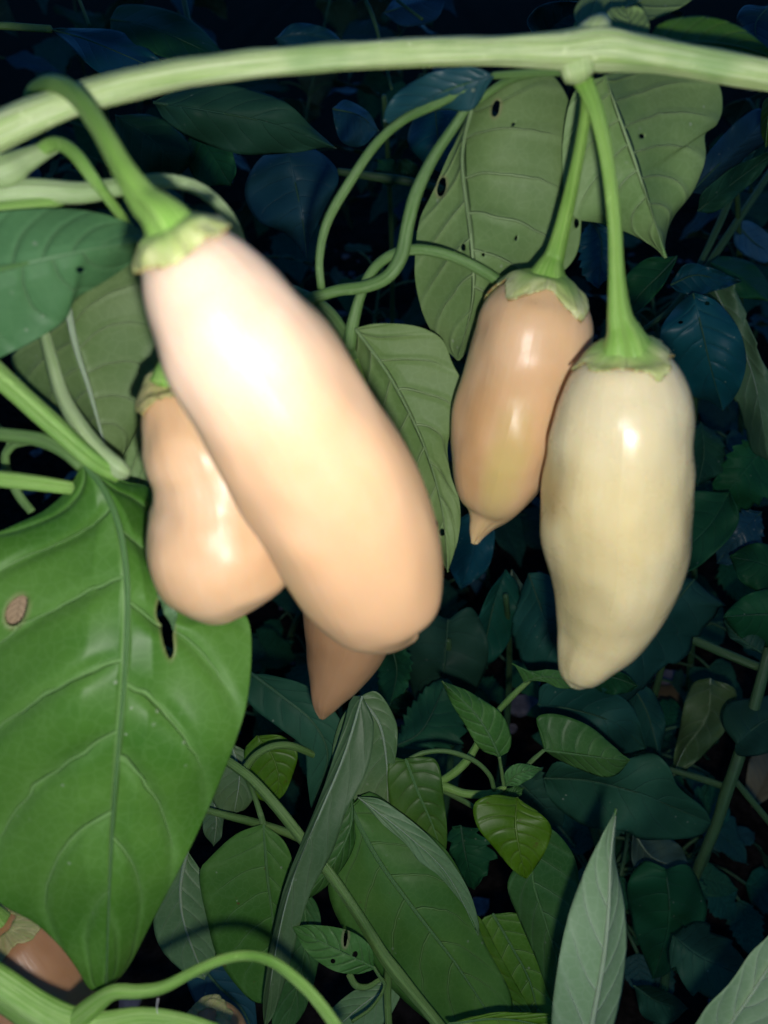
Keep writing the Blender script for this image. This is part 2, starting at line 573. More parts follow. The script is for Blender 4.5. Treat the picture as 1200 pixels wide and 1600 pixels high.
stem_mat('calyx', (.50, .58, .22), (.64, .67, .36), (.38, .44, .13), freq=6, rough=.42, heart=(.27, .46, .11))
stem_mat('calyx_dry', (.36, .42, .14), (.50, .48, .22), (.42, .28, .12), freq=9, rough=.5)
plain_mat('soil', (.010, .008, .006), (.030, .023, .018), 90, 1.0, .006, spec=.05)
plain_mat('stone_chip', (.16, .14, .15), (.26, .23, .24), 120, .85, .002)
plain_mat('web', (.6, .6, .6), (.75, .75, .75), 50, .5, .0001)

pepper_mat('skin_peach', (.86, .58, .37), (.81, .51, .30), (.87, .62, .42), rough=.42, lines=.12,
           patches=[(1.0, .5, .55, 4.0, (.78, .48, .25), .85), (.0, .5, .35, 4.0, (.88, .70, .56), .7)])  # deeper tip; shoulder paled to carry the flash burn in the colour
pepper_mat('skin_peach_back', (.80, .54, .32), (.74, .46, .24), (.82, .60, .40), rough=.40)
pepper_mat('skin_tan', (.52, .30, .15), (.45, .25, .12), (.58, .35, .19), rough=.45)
pepper_mat('skin_orange', (.85, .59, .35), (.80, .51, .26), (.87, .65, .42), rough=.36,
           patches=[(.62, .0, .45, 3.0, (.72, .43, .20), .5), (.70, .985, .26, .07, (.64, .54, .17), .65), (.92, .0, .14, 3.0, (.68, .50, .24), .6), (.62, .10, .26, .05, (.58, .30, .10), .45)])
pepper_mat('skin_cream', (.78, .68, .38), (.72, .60, .30), (.80, .73, .46), rough=.28,
           patches=[(.40, .18, .08, .07, (.56, .38, .14), .65), (.75, .1, .3, .10, (.64, .54, .25), .6), (.1, .0, .2, 3.0, (.76, .69, .47), .6)])
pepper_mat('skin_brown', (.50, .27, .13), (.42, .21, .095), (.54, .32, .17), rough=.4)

# ------------------------------------------------------------------ ground
def build_ground():
    a = np.concatenate([-np.geomspace(40, 1.3, 14), np.linspace(-1.2, 1.2, 90), np.geomspace(1.3, 40, 14)])
    b = np.concatenate([-np.geomspace(20, .6, 8), np.linspace(-.5, 2.0, 110), np.geomspace(2.1, 60, 14)])
    V = []
    for y in b:
        for x in a:
            z = .03 * mnoise.noise(Vector((x * 3, y * 3, 1))) + .014 * mnoise.noise(Vector((x * 14, y * 14, 4))) \
                + .007 * mnoise.noise(Vector((x * 45, y * 45, 7)))
            V.append((x, y, z - .01))
    o = mesh_obj('ground', V, grid_faces(len(b), len(a)), MAT['soil'], None, (0, 0, 0))
    o['kind'] = 'structure'
build_ground()

def chip_mesh(seed):
    r = random.Random(seed)
    V = []
    for z in (0, 1):
        for k in range(7):
            a = 2 * math.pi * k / 7 + r.uniform(-.25, .25)
            q = r.uniform(.7, 1.1)
            V.append((math.cos(a) * q, math.sin(a) * q * .7, z * r.uniform(.25, .42)))
    F = [tuple(range(6, -1, -1)), tuple(range(7, 14))] + [(k, (k + 1) % 7, 7 + (k + 1) % 7, 7 + k) for k in range(7)]
    return V, F

def build_rubble():
    r = random.Random(5)
    V, F = [], []
    for k in range(900):
        x, y = r.uniform(-.9, .9), r.uniform(.15, 1.6)
        v, f = chip_mesh(k)
        s = r.uniform(.003, .011)
        a = r.uniform(0, 6.3)
        ca, sa = math.cos(a), math.sin(a)
        z = .03 * mnoise.noise(Vector((x * 3, y * 3, 1))) + .014 * mnoise.noise(Vector((x * 14, y * 14, 4))) - .012
        o = len(V)
        for q in v:
            V.append((x + s * (q[0] * ca - q[1] * sa), y + s * (q[0] * sa + q[1] * ca), z + s * q[2] * 1.3))
        F += [tuple(i + o for i in q) for q in f]
    ob = mesh_obj('gravel', V, F, MAT['stone_chip'], None, (0, 0, 0), smooth=False)
    ob['kind'] = 'stuff'
    ob['label'] = 'small grey stone chips scattered over the dark soil'
    ob['category'] = 'gravel'
build_rubble()

# ------------------------------------------------------------------ peppers
class Body:
    def __init__(s, pts, lobes=.03, lph=0.0, bump=.0007, seed=0, shoulder=None):
        n = 260
        q = spline(pts, n)
        def soft(q, k):
            ker = np.hanning(2 * k + 3)[1:-1]; ker /= ker.sum()
            pad = np.vstack([2 * q[0] - q[k:0:-1], q, 2 * q[-1] - q[-2:-k - 2:-1]])
            return np.stack([np.convolve(pad[:, j], ker, 'valid') for j in range(4)], 1)
        e = np.clip(np.minimum(np.arange(n) / 45.0, np.arange(n)[::-1] / 70.0 - .35), 0, 1)[:, None]
        q = soft(q, 6) * (1 - e) + soft(q, 30) * e
        s.path = np.array([P(*r[:3]) for r in q])
        s.rad = np.maximum(q[:, 3], 1.0) * q[:, 2] / FPX
        s.T, s.N, s.B = frames(s.path)
        # turn the section frame so that angle 0 faces the camera
        for i in range(n):
            o = C0 - s.path[i]
            o -= s.T[i] * np.dot(o, s.T[i]); o /= np.linalg.norm(o)
            s.N[i] = o; s.B[i] = np.cross(s.T[i], o)
        s.n, s.lobes, s.lph, s.bump, s.seed = n, lobes, lph, bump, seed
    def at(s, t, th, lift=0.0):
        f = min(max(t, 0), 1) * (s.n - 1)
        i = min(int(f), s.n - 2); k = f - i
        p = s.path[i] * (1 - k) + s.path[i + 1] * k
        r = s.rad[i] * (1 - k) + s.rad[i + 1] * k
        N = s.N[i] * (1 - k) + s.N[i + 1] * k
        B = s.B[i] * (1 - k) + s.B[i + 1] * k
        w = min(1, 3 * t); w = w * w * (3 - 2 * w) * (1 - .5 * t)
        w2 = min(1, max(0, (t - .12) / .5)); w2 = w2 * w2 * (3 - 2 * w2)
        r = r * (1 + s.lobes * w2 * math.cos(3 * th + s.lph + 1.5 * t))
        r += s.bump * .55 * w * mnoise.noise(Vector((math.cos(th) * 2.3 + 7, math.sin(th) * 2.3 + s.seed, t * 11.0)))
        r += s.bump * w * mnoise.noise(Vector((math.cos(th) * 1.1 + s.seed, math.sin(th) * 1.1, t * 5.0)))
        return p + (r + lift) * (math.cos(th) * N + math.sin(th) * B)

def pepper(label, cat, body_pts, stalk_pts, skin, calyx_mat='calyx', seed=1, teeth=5, cal=.16, toothlen=.5, ccw=0.0, **kw):
    base = P(*body_pts[0][:3])
    t = thing('pepper', label, cat, base, 'pale peppers hanging on the plant')
    B = Body(body_pts, seed=seed * 3.7, **kw)
    rows, sides = 90, 56
    V, U = [], []
    ts = [0.5 * (1 - math.cos(math.pi * i / (rows - 1))) * .6 + .4 * i / (rows - 1) for i in range(rows)]
    for tt in ts:
        for j in range(sides + 1):
            th = 2 * math.pi * j / sides
            V.append(B.at(tt, th))
            U.append((tt, j / sides))
    F = grid_faces(rows, sides + 1)
    for i, sg in ((0, -1), (rows - 1, 1)):
        V.append(B.path[0 if i == 0 else -1] + B.T[0 if i == 0 else -1] * sg * .0004)
        U.append((ts[i], .5))
        k = len(V) - 1
        for j in range(sides):
            a, b = i * (sides + 1) + j, i * (sides + 1) + j + 1
            F.append((a, b, k) if sg > 0 else (b, a, k))
    bo = mesh_obj('body', V, F, MAT[skin], t, base, U)
    bm_fix_normals(bo)
    # calyx: a collar that lies on the shoulder and ends in uneven teeth
    r = random.Random(seed)
    lens = [r.uniform(.2, 1.15) for _ in range(teeth)]
    jit = [r.uniform(-.45, .45) for _ in range(teeth)]
    ns, na = 14, 90
    V, U = [], []
    for a in range(na):
        th = 2 * math.pi * a / na
        x = (th / (2 * math.pi) * teeth + ccw) % teeth
        k = int(x); fr = x - k
        c = .5 + jit[k] * .5
        tri = max(0.0, 1 - abs(fr - c) / .42) ** .75
        L = cal * (1 + toothlen * lens[k] * tri + .28 * mnoise.noise(Vector((math.cos(th) * 2.2, math.sin(th) * 2.2, seed))) + .22 * mnoise.noise(Vector((math.cos(th) * 6, math.sin(th) * 6, seed))))
        for i in range(ns):
            q = i / (ns - 1)
            lift = .0005 + .0007 * math.sin(q * 3.1) + .0009 * mnoise.noise(Vector((math.cos(th) * 2.3, math.sin(th) * 2.3, q * 3 + seed)))
            lift += .0026 * q ** 4 * max(-.1, mnoise.noise(Vector((math.cos(th) * 2, math.sin(th) * 2, seed + 9))) + .1)
            V.append(B.at(q * L, th, lift))
            U.append((q * .4, a / na))
    F = []
    for a in range(na):
        a2 = (a + 1) % na
        for i in range(ns - 1):
            F.append((a * ns + i, a * ns + i + 1, a2 * ns + i + 1, a2 * ns + i))
    co = mesh_obj('calyx', V, F, MAT[calyx_mat], t, base, U)
    md = co.modifiers.new('thickness', 'SOLIDIFY'); md.thickness = .0005; md.offset = 0
    if stalk_pts:
        tube('stalk', stalk_pts, MAT['stalk'], t, n=48, ridges=5, ridge=.05, sides=20, bump=.08)
    return t

def bm_fix_normals(o):
    import bmesh
    bm = bmesh.new(); bm.from_mesh(o.data)
    bmesh.ops.recalc_face_normals(bm, faces=bm.faces)
    bm.to_mesh(o.data); bm.free()

pepper('largest peach pepper, closest to the lens, slanting in front of the other two', 'pepper',
       [(262, 348, .126, 22), (267, 357, .1265, 42), (274, 370, .127, 58), (286, 392, .1285, 75), (304, 424, .130, 93), (334, 474, .133, 110), (377, 540, .136, 124), (426, 610, .142, 132),
        (475, 690, .149, 137), (522, 770, .157, 135), (560, 850, .166, 127), (584, 906, .173, 112), (600, 948, .178, 90), (618, 976, .181, 56), (636, 990, .1825, 28), (650, 996, .183, 8)],
       [(44, 172, .168, 12), (54, 142, .160, 14), (84, 130, .147, 16), (122, 152, .139, 18), (160, 205, .132, 19), (196, 270, .128, 22), (226, 314, .127, 29), (246, 332, .1262, 35), (262, 350, .126, 43), (276, 376, .127, 52)],
       'skin_peach', seed=4, cal=.048, toothlen=1.0, lobes=.03, lph=1.0, ccw=.3, bump=.0012)
pepper('pinched peach pepper half hidden behind the largest pepper', 'pepper',
       [(254, 590, .166, 12), (256, 595, .167, 28), (262, 608, .168, 42), (276, 638, .169, 58), (300, 684, .170, 78), (320, 730, .172, 88), (334, 772, .174, 94), (340, 822, .176, 108),
        (346, 864, .178, 113), (356, 906, .181, 100), (366, 938, .183, 66), (374, 955, .184, 30), (377, 962, .184, 8)],
       [(284, 500, .166, 9), (268, 550, .166, 12), (257, 600, .166, 24)], 'skin_peach_back', 'calyx_dry', seed=9, cal=.065, toothlen=1.2, lobes=.03, lph=2.2, bump=.0015, ccw=.8)
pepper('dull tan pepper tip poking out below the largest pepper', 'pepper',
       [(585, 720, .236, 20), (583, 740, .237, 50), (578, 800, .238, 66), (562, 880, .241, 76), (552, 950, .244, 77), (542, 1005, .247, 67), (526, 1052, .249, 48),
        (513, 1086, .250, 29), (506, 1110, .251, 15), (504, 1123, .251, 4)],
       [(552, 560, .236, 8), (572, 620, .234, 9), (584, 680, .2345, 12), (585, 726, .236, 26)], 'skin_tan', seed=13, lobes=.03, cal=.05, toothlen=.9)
pepper('smaller orange pepper with a thin nipple tip and greenish patch', 'pepper',
       [(857, 424, .2055, 14), (856, 429, .206, 31), (853, 438, .2065, 47), (849, 452, .2075, 63), (844, 474, .209, 79), (837, 504, .2105, 90), (829, 545, .213, 95), (815, 600, .217, 91), (797, 665, .221, 90),
        (784, 715, .225, 82), (774, 760, .228, 66), (765, 795, .231, 42), (756, 815, .232, 22), (748, 830, .233, 14), (741, 849, .234, 4)],
       [(908, 112, .172, 16), (918, 150, .176, 11), (910, 210, .183, 10), (896, 280, .191, 11), (882, 340, .198, 13), (868, 395, .204, 17), (862, 410, .205, 21), (857, 425, .2055, 29), (853, 440, .2067, 42)],
       'skin_orange', seed=17, cal=.050, toothlen=1.9, lobes=.03, lph=.4, bump=.0013, ccw=.1)
pepper('cream yellow pepper with a blunt tip hanging at right', 'pepper',
       [(977, 534, .1795, 18), (977, 540, .180, 36), (977, 549, .181, 53), (977, 563, .182, 70), (977, 584, .183, 86), (976, 612, .185, 98), (975, 645, .187, 105), (973, 690, .189, 110), (970, 740, .193, 112), (966, 810, .198, 115), (966, 860, .202, 111),
        (962, 905, .206, 98), (953, 950, .210, 84), (938, 990, .213, 69), (920, 1024, .215, 50), (908, 1048, .217, 36), (902, 1064, .218, 25), (899, 1075, .218, 8)],
       [(902, 112, .170, 19), (918, 140, .169, 15), (936, 190, .170, 13), (950, 260, .172, 12), (959, 340, .174, 12), (963, 420, .176, 13), (967, 490, .178, 20), (972, 514, .179, 27), (976, 534, .1795, 38), (977, 552, .181, 52)],
       'skin_cream', seed=21, cal=.040, toothlen=1.0, lobes=.045, lph=.3, bump=.0014, teeth=6)
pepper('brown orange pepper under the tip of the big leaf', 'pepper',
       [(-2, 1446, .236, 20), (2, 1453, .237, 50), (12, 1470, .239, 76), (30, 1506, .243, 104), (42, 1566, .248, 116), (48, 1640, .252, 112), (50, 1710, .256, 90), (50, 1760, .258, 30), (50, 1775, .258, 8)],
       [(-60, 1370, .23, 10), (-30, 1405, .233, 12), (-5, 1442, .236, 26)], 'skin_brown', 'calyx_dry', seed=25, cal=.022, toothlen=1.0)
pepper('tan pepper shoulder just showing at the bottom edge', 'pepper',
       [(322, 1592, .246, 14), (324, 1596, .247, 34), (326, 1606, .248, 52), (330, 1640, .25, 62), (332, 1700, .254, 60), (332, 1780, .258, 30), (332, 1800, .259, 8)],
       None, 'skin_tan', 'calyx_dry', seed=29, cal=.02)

# ------------------------------------------------------------------ the branch the peppers hang from
br = thing('pepper_branch', 'thick pale green pepper stem arching across the top with two big hanging leaves', 'branch', P(-60, 235, .15))
tube('stem', [(-700, 640, .150, 37.9), (-350, 390, .150, 36.1), (-90, 250, .150, 34.3), (0, 205, .150, 33.4), (90, 166, .150, 29.1), (200, 132, .152, 26.5), (330, 108, .155, 24.8), (480, 92, .158, 24.0), (640, 82, .161, 23.1), (780, 78, .163, 24.8),
              (870, 78, .164, 31.5), (935, 72, .165, 37.0), (1000, 82, .165, 32.5), (1080, 94, .164, 28.3), (1170, 110, .162, 27.3), (1290, 135, .158, 27.3), (1550, 200, .152, 26.5), (1900, 300, .150, 25.7)],
     MAT['stem_main'], br, n=230, ridges=5, ridge=.05, sides=40, bump=.14)
tube('node_stub', [(905, 120, .166, 26), (903, 100, .166, 30), (925, 60, .166, 34), (940, 38, .168, 20)], MAT['stem_main'], br, sides=16)
leaf(br, [(985, 70, .176), (985, 40, .182), (975, 12, .186)], [(950, 60), (945, 30), (955, 12)], [(1012, 55), (1012, 25), (995, 10)], TOP, under=True, name='leaf')
# two big hanging leaves seen from below
leaf(br, [(945, 118, .200), (970, 190, .206), (1005, 290, .214), (1040, 402, .224)],
     [(900, 140), (880, 220), (882, 300), (898, 340), (940, 350), (985, 366), (1018, 384)],
     [(1010, 92), (1080, 98), (1122, 130), (1130, 168), (1120, 195), (1102, 210), (1101, 250), (1082, 300), (1052, 340), (1040, 375)],
     TOP, under=True, hires=True, holes=[(1003, 213, 6, 4, .3)], dl=.006, dr=.010, rib=3, wav=.006, label='pale underside of a leaf with a ragged right margin')
leaf(br, [(738, 165, .205), (722, 250, .212), (736, 380, .222), (738, 470, .230), (716, 562, .238)],
     [(706, 232), (676, 300), (655, 345), (648, 405), (650, 450), (664, 500), (692, 542)],
     [(800, 130), (868, 120), (905, 220), (908, 330), (900, 400), (860, 440), (800, 475), (750, 530)],
     TOP, under=True, hires=True, holes=[(775, 170, 6, 14, .25), (690, 292, 7, 15, .2), (802, 195, 4, 4, 0), (724, 386, 4, 6, 0), (900, 350, 4, 9, 0), (755, 398, 3, 4, 0), (806, 372, 2.5, 6, .2)],
     dl=.008, dr=.004, rib=3.2, wav=.006, petiole=[(905, 108, .172, 9), (850, 112, .185, 8), (790, 128, .197, 7), (738, 165, .205, 6)])
leaf(br, [(770, 118, .188), (700, 140, .192), (640, 170, .198), (598, 190, .204)],
     [(740, 170, .004), (690, 172, .004), (650, 186, .004), (620, 196, .002)], [(730, 104, -.002), (680, 112, -.002), (628, 138, 0), (604, 168, 0)],
     BLUE, rib=3, petiole=[(890, 112, .172, 8), (830, 114, .180, 7), (770, 118, .188, 6)])
leaf(br, [(900, 40, .185), (960, 18, .20), (1010, -4, .21), (1100, -60, .22)], [(900, 10), (930, -20), (1000, -60)], [(960, 48), (1040, 22), (1090, -10)], TOP, under=True, rib=4)
leaf(br, [(1010, 76, .184), (1080, 66, .192), (1150, 72, .20), (1215, 92, .206)], [(1030, 38), (1090, 24), (1150, 38), (1190, 66)], [(1040, 100), (1100, 120), (1160, 120)], OLIVE, rib=3.5)
# looping leaf stalks behind the largest pepper
sh = thing('pepper_shoot', 'looping thin green shoot between the largest pepper and the hanging leaves', 'shoot', P(470, 475, .225))
tube('petiole', [(746, 128, .190, 8), (690, 158, .195, 9), (632, 186, .200, 8), (585, 228, .205, 8), (540, 295, .210, 8), (510, 350, .214, 7.5), (499, 405, .217, 7), (502, 450, .220, 7)], MAT['stem_thin'], sh, n=40)
tube('petiole', [(742, 148, .196, 8), (712, 195, .200, 9), (678, 245, .205, 10), (652, 300, .209, 11), (638, 350, .213, 11), (628, 398, .216, 12), (606, 432, .218, 11), (570, 448, .220, 10), (530, 454, .221, 10), (496, 464, .223, 10), (466, 476, .226, 11)],
     MAT['stem_thin'], sh, n=56)
tube('petiole', [(790, 448, .222, 9), (748, 420, .218, 9), (700, 398, .216, 9), (650, 390, .217, 9), (608, 400, .219, 8.5), (580, 425, .222, 8.5), (562, 465, .225, 9), (550, 510, .228, 10), (545, 545, .231, 10)], MAT['stem_thin'], sh, n=48)
tube('stem', [(455, 455, .228, 12), (490, 474, .228, 14), (520, 500, .230, 13), (545, 540, .234, 11), (560, 600, .24, 10)], MAT['stem_thin'], sh, sides=14, bump=.2)
leaf(sh, [(556, 514, .226), (610, 590, .230), (660, 690, .236), (690, 790, .242), (700, 894, .248)],
     [(545, 560), (560, 650), (600, 750), (650, 830), (685, 872)],
     [(590, 506), (650, 510), (690, 530), (706, 566), (722, 604), (716, 650), (700, 692), (704, 740), (718, 785), (716, 840)],
     TOP, under=True, hires=True, holes=[(691, 832, 5, 6, 0), (681, 818, 4, 5, .4)], dl=.006, rib=2.8, wav=.005, label='mid-sized leaf between the largest and the orange pepper')

# ------------------------------------------------------------------ leafy shoot at the left edge
ls = thing('pepper_shoot', 'pale green shoot with broad leaves entering at the upper left edge', 'shoot', P(-40, 310, .165))
tube('stem', [(-500, 420, .158, 30), (-250, 350, .159, 28), (-80, 318, .160, 26), (0, 302, .161, 26), (60, 298, .163, 23), (130, 301, .166, 20), (200, 290, .166, 16), (260, 283, .166, 13), (308, 294, .168, 12), (342, 320, .171, 11), (368, 358, .175, 10), (385, 420, .185, 9)],
     MAT['petiole_pale'], ls, n=56, ridges=4, ridge=.05, sides=18, bump=.06)
tube('side_stem', [(-70, 268, .157, 30), (0, 268, .158, 30), (35, 252, .160, 21), (70, 236, .1625, 14), (95, 226, .164, 9)], MAT['petiole_pale'], ls, sides=16, bump=.12)
tube('side_stem', [(-60, 335, .158, 14), (20, 326, .160, 14), (70, 318, .163, 11), (120, 306, .167, 8)], MAT['stem_green'], ls, sides=14, bump=.1)
tube('petiole', [(60, 236, .162, 12), (88, 224, .160, 13), (116, 240, .158, 13), (142, 274, .158, 12), (164, 304, .161, 10), (190, 338, .168, 9), (225, 390, .182, 8), (250, 440, .192, 7)], MAT['stem_green'], ls, n=30)
leaf(ls, [(-110, 440, .150), (0, 420, .153), (90, 400, .158), (170, 385, .164), (230, 378, .172)],
     [(-110, 360), (-40, 338), (60, 326), (140, 330), (200, 348), (226, 366)],
     [(-110, 590), (-30, 572), (20, 550), (70, 522), (104, 496), (120, 466), (160, 442), (205, 410)],
     LIT, hires=True, holes=[(126, 421, 7, 5, .2)], dl=.002, dr=.006, rib=5, wav=.003, label='dark green leaf cut by the left edge')
leaf(ls, [(104, 470, .186), (118, 540, .189), (140, 610, .194), (162, 690, .200), (176, 740, .205)],
     [(40, 520), (16, 560), (40, 600), (92, 640), (130, 680), (160, 722)],
     [(170, 400), (232, 410), (252, 500), (240, 600), (215, 670), (188, 722)],
     TOP, under=True, rib=6, dl=.008, dr=.004, ribmat=MAT['vein_pale'])
leaf(ls, [(172, 655, .212), (205, 672, .214), (232, 720, .217), (250, 800, .220)],
     [(178, 690), (188, 740), (220, 790)], [(190, 560), (240, 540), (262, 640), (262, 740)], TOP, under=True, rib=3,
     petiole=[(110, 668, .208, 6), (140, 662, .21, 7), (176, 654, .212, 6)])
leaf(ls, [(20, 590, .225), (70, 600, .226), (120, 640, .228)], [(40, 560), (80, 570), (115, 610)], [(30, 630), (70, 650), (105, 655)], GREY, under=True, rib=2.5)

bs = thing('pepper_shoot', 'ridged green shoot at left bearing the largest broad leaf with insect holes', 'shoot', P(-60, 540, .17))
tube('stem', [(-420, 210, .160, 22), (-220, 385, .163, 20), (-70, 520, .166, 19), (-10, 580, .168, 19), (50, 634, .171, 18), (105, 684, .174, 17), (150, 722, .177, 16), (186, 742, .180, 14)], MAT['stem_green'], bs, n=50, ridges=4, ridge=.10, sides=20)
tube('petiole', [(70, 520, .186, 10), (80, 560, .184, 11), (95, 612, .182, 12), (120, 660, .180, 14), (152, 704, .179, 16), (185, 732, .179, 17), (200, 740, .180, 10)], MAT['petiole_pale'], bs, n=36, sides=16)
tube('stem', [(-400, 700, .172, 18), (-70, 740, .176, 15), (0, 748, .178, 15), (60, 755, .180, 14), (112, 762, .183, 12)], MAT['stem_green'], bs, n=24, ridges=4, ridge=.1, sides=18)
tube('tendril', [(-10, 660, .196, 6), (15, 690, .196, 6), (8, 712, .196, 7), (12, 740, .198, 8), (30, 775, .20, 8), (50, 800, .2, 7)], MAT['stem_thin'], bs)
tube('tendril', [(8, 712, .196, 6), (22, 696, .195, 6), (48, 690, .194, 6)], MAT['stem_thin'], bs)
leaf(bs, [(128, 722, .184), (162, 764, .183), (188, 830, .182), (199, 920, .181), (196, 1040, .180), (186, 1160, .181), (176, 1290, .184), (170, 1420, .188), (166, 1550, .194)],
     [(112, 756), (70, 796), (10, 824), (-60, 860), (-110, 960), (-120, 1100), (-100, 1240), (-50, 1360), (0, 1412), (52, 1442), (92, 1478), (120, 1514), (140, 1545)],
     [(196, 752, .012), (240, 768, .022), (290, 850, .026), (345, 938, .024), (384, 962, .020), (394, 1020, .016), (386, 1100, .013), (360, 1182), (322, 1276), (276, 1366), (238, 1440), (200, 1512)],
     TOP, hires=True, holes=[(258, 990, 9, 40, -.12), (250, 952, 9, 24, .1), (28, 955, 15, 27, .4)], dl=.004, dr=.012, rib=5.5, quilt=.0026, wav=.0045, thick=.0005,
     petiole=[(-380, 640, .178, 13), (-60, 672, .186, 12), (0, 678, .186, 12), (60, 686, .185, 13), (100, 702, .184, 14), (130, 726, .184, 14)], label='broad glossy leaf with a torn hole')

leaf(bs, [(247, 908, .189), (258, 932, .185), (268, 956, .183), (273, 985, .186)], [(246, 925), (252, 945), (262, 968)], [(256, 912), (268, 935), (275, 960)], GREY, under=True, rib=.6, half=5, n=20, wav=.001, name='torn_flap', label='dry curled flap at the torn hole')
leaf(bs, [(34, 922, .1865), (28, 955, .1866), (22, 992, .1868)], [(16, 938), (8, 960), (14, 984)], [(50, 932), (46, 956), (36, 978)], (MAT['dry_patch'], MAT['dry_patch']), rib=.6, wav=.0005, ripple=.0003, quilt=.0002, half=5, n=20, name='dry_patch', label='dry brown window in the broad leaf')

# ------------------------------------------------------------------ branching stem at the bottom left
bo = thing('pepper_branch', 'forked pale green stem crossing the bottom left corner', 'branch', P(-60, 1510, .185))
tube('stem', [(-420, 1330, .180, 34), (-90, 1492, .186, 32), (-10, 1534, .186, 33), (50, 1574, .187, 34), (100, 1600, .188, 36), (150, 1606, .189, 30), (220, 1592, .190, 20), (290, 1600, .191, 17), (380, 1630, .192, 17)],
     MAT['stem_green'], bo, n=60, ridges=5, ridge=.06, sides=22, bump=.06)
tube('side_stem', [(110, 1602, .188, 22), (146, 1572, .187, 19), (178, 1551, .186, 14), (215, 1550, .186, 12.5), (255, 1543, .186, 11), (300, 1520, .187, 9.5), (345, 1500, .188, 9), (385, 1493, .189, 9),
                   (425, 1502, .190, 9.5), (468, 1534, .190, 10.5), (505, 1574, .190, 11.5), (550, 1640, .190, 12)], MAT['stem_green'], bo, n=70, sides=18, bump=.05)
tube('web_strand', [(247, 1560, .188, 1.2), (245, 1575, .189, .9), (248, 1590, .19, 1.0)], MAT['web'], bo, sides=5)

# ------------------------------------------------------------------ leafy pepper plant below
lp = thing('pepper_plant', 'leafy pepper plant filling the lower middle with large overlapping leaves', 'plant', P(690, 1900, .34))
tube('stem', [(345, 1182, .300, 7.2), (390, 1215, .297, 8.0), (430, 1258, .294, 8.8), (470, 1308, .292, 8.8), (520, 1372, .290, 8.8), (560, 1430, .288, 8.8), (598, 1492, .286, 10.4), (622, 1524, .285, 11.2), (660, 1570, .284, 9.6), (700, 1620, .283, 9.6), (760, 1700, .29, 10.4), (720, 1900, .34, 12.0)],
     MAT['stem_low'], lp, n=90, ridges=4, ridge=.12, sides=18, bump=.06)
tube('side_stem', [(260, 1246, .32, 6), (330, 1268, .318, 6), (400, 1286, .317, 7), (460, 1306, .315, 7), (520, 1340, .312, 6)], MAT['stem_low'], lp)
tube('side_stem', [(608, 1500, .288, 8), (606, 1550, .29, 7), (608, 1620, .292, 7)], MAT['stem_low'], lp)
tube('tendril', [(545, 1522, .284, 6), (556, 1540, .283, 6), (575, 1542, .283, 5), (596, 1530, .284, 4), (600, 1545, .285, 3), (580, 1575, .287, 3), (550, 1596, .289, 3)], MAT['stem_low'], lp, n=34)
tube('side_stem', [(380, 1205, .306, 7), (400, 1180, .304, 6), (430, 1165, .303, 6), (465, 1168, .308, 6), (520, 1200, .325, 5), (560, 1260, .335, 5)], MAT['stem_low'], lp)
# long pale folded leaf running down to the left
leaf(lp, [(566, 1088, .292), (538, 1180, .288), (496, 1280, .285), (456, 1380, .284), (432, 1480, .284), (413, 1605, .287)],
     [(548, 1090), (535, 1140), (505, 1230), (470, 1318), (444, 1386), (424, 1470), (411, 1560)],
     [(584, 1130), (578, 1190), (556, 1240), (540, 1270), (520, 1330), (490, 1385), (470, 1440), (455, 1500), (430, 1580)], GREY, under=True, rib=2.2, dl=.004, dr=.002, label='long pale folded leaf')
leaf(lp, [(560, 1088, .305), (592, 1130, .306), (604, 1190, .308), (606, 1270, .312)], [(530, 1130), (520, 1190), (548, 1260), (590, 1290)], [(590, 1082), (618, 1125), (620, 1165), (613, 1220)], GREY, under=True, rib=3)
leaf(lp, [(548, 1238, .300), (548, 1290, .296), (520, 1350, .294), (470, 1410, .292)], [(520, 1290), (490, 1350), (462, 1400)], [(556, 1260), (556, 1310), (540, 1350), (505, 1390)], TOP, rib=2.5, dr=.004)
# big central leaf
leaf(lp, [(548, 1262, .300), (590, 1342, .298), (650, 1425, .297), (715, 1510, .298), (790, 1625, .302)],
     [(528, 1320), (512, 1380), (530, 1440), (580, 1510), (650, 1580), (720, 1630)],
     [(580, 1238), (640, 1282), (694, 1325), (732, 1392), (756, 1470), (800, 1560)],
     OLIVE, rib=4.5, quilt=.0012, dl=.006, dr=.006, label='big olive green leaf with raised ribs')
leaf(lp, [(560, 1246, .297), (640, 1308, .294), (700, 1368, .294), (748, 1462, .299)], [(594, 1284), (632, 1316), (655, 1346), (690, 1372), (722, 1412), (738, 1440)], [(600, 1252), (660, 1298), (704, 1344), (734, 1396), (748, 1440)],
     GREY, under=True, rib=1.0, wav=.004, label='turned-over pale margin')
leaf(lp, [(634, 1186, .310), (652, 1235, .308), (676, 1290, .308), (694, 1342, .310)], [(610, 1186), (606, 1230), (618, 1280), (660, 1320)], [(660, 1182), (684, 1192), (694, 1250), (699, 1310)],
     OLIVE, rib=3, label='yellow green leaf with brown specks')
leaf(lp, [(838, 1290, .290), (832, 1370, .293), (852, 1440, .297), (880, 1530, .302), (900, 1600, .306)], [(806, 1350), (793, 1385), (808, 1430), (838, 1500), (865, 1570)],
     [(868, 1300), (898, 1340), (905, 1390), (902, 1470), (902, 1550)], TOP, rib=2.6, dl=.006)
leaf(lp, [(808, 1246, .290), (806, 1290, .284), (812, 1330, .283), (822, 1372, .286)], [(772, 1242), (741, 1256), (745, 1290), (772, 1325), (800, 1358)], [(845, 1272), (862, 1296), (852, 1330), (832, 1362)],
     OLIVE, rib=1.5, label='bent-over bright leaf tip')
leaf(lp, [(770, 1428, .312), (800, 1480, .312), (830, 1540, .314), (850, 1640, .318)], [(752, 1440), (750, 1500), (780, 1580), (820, 1640)], [(810, 1428), (850, 1460), (880, 1530), (880, 1620)], TOP, rib=2.5)
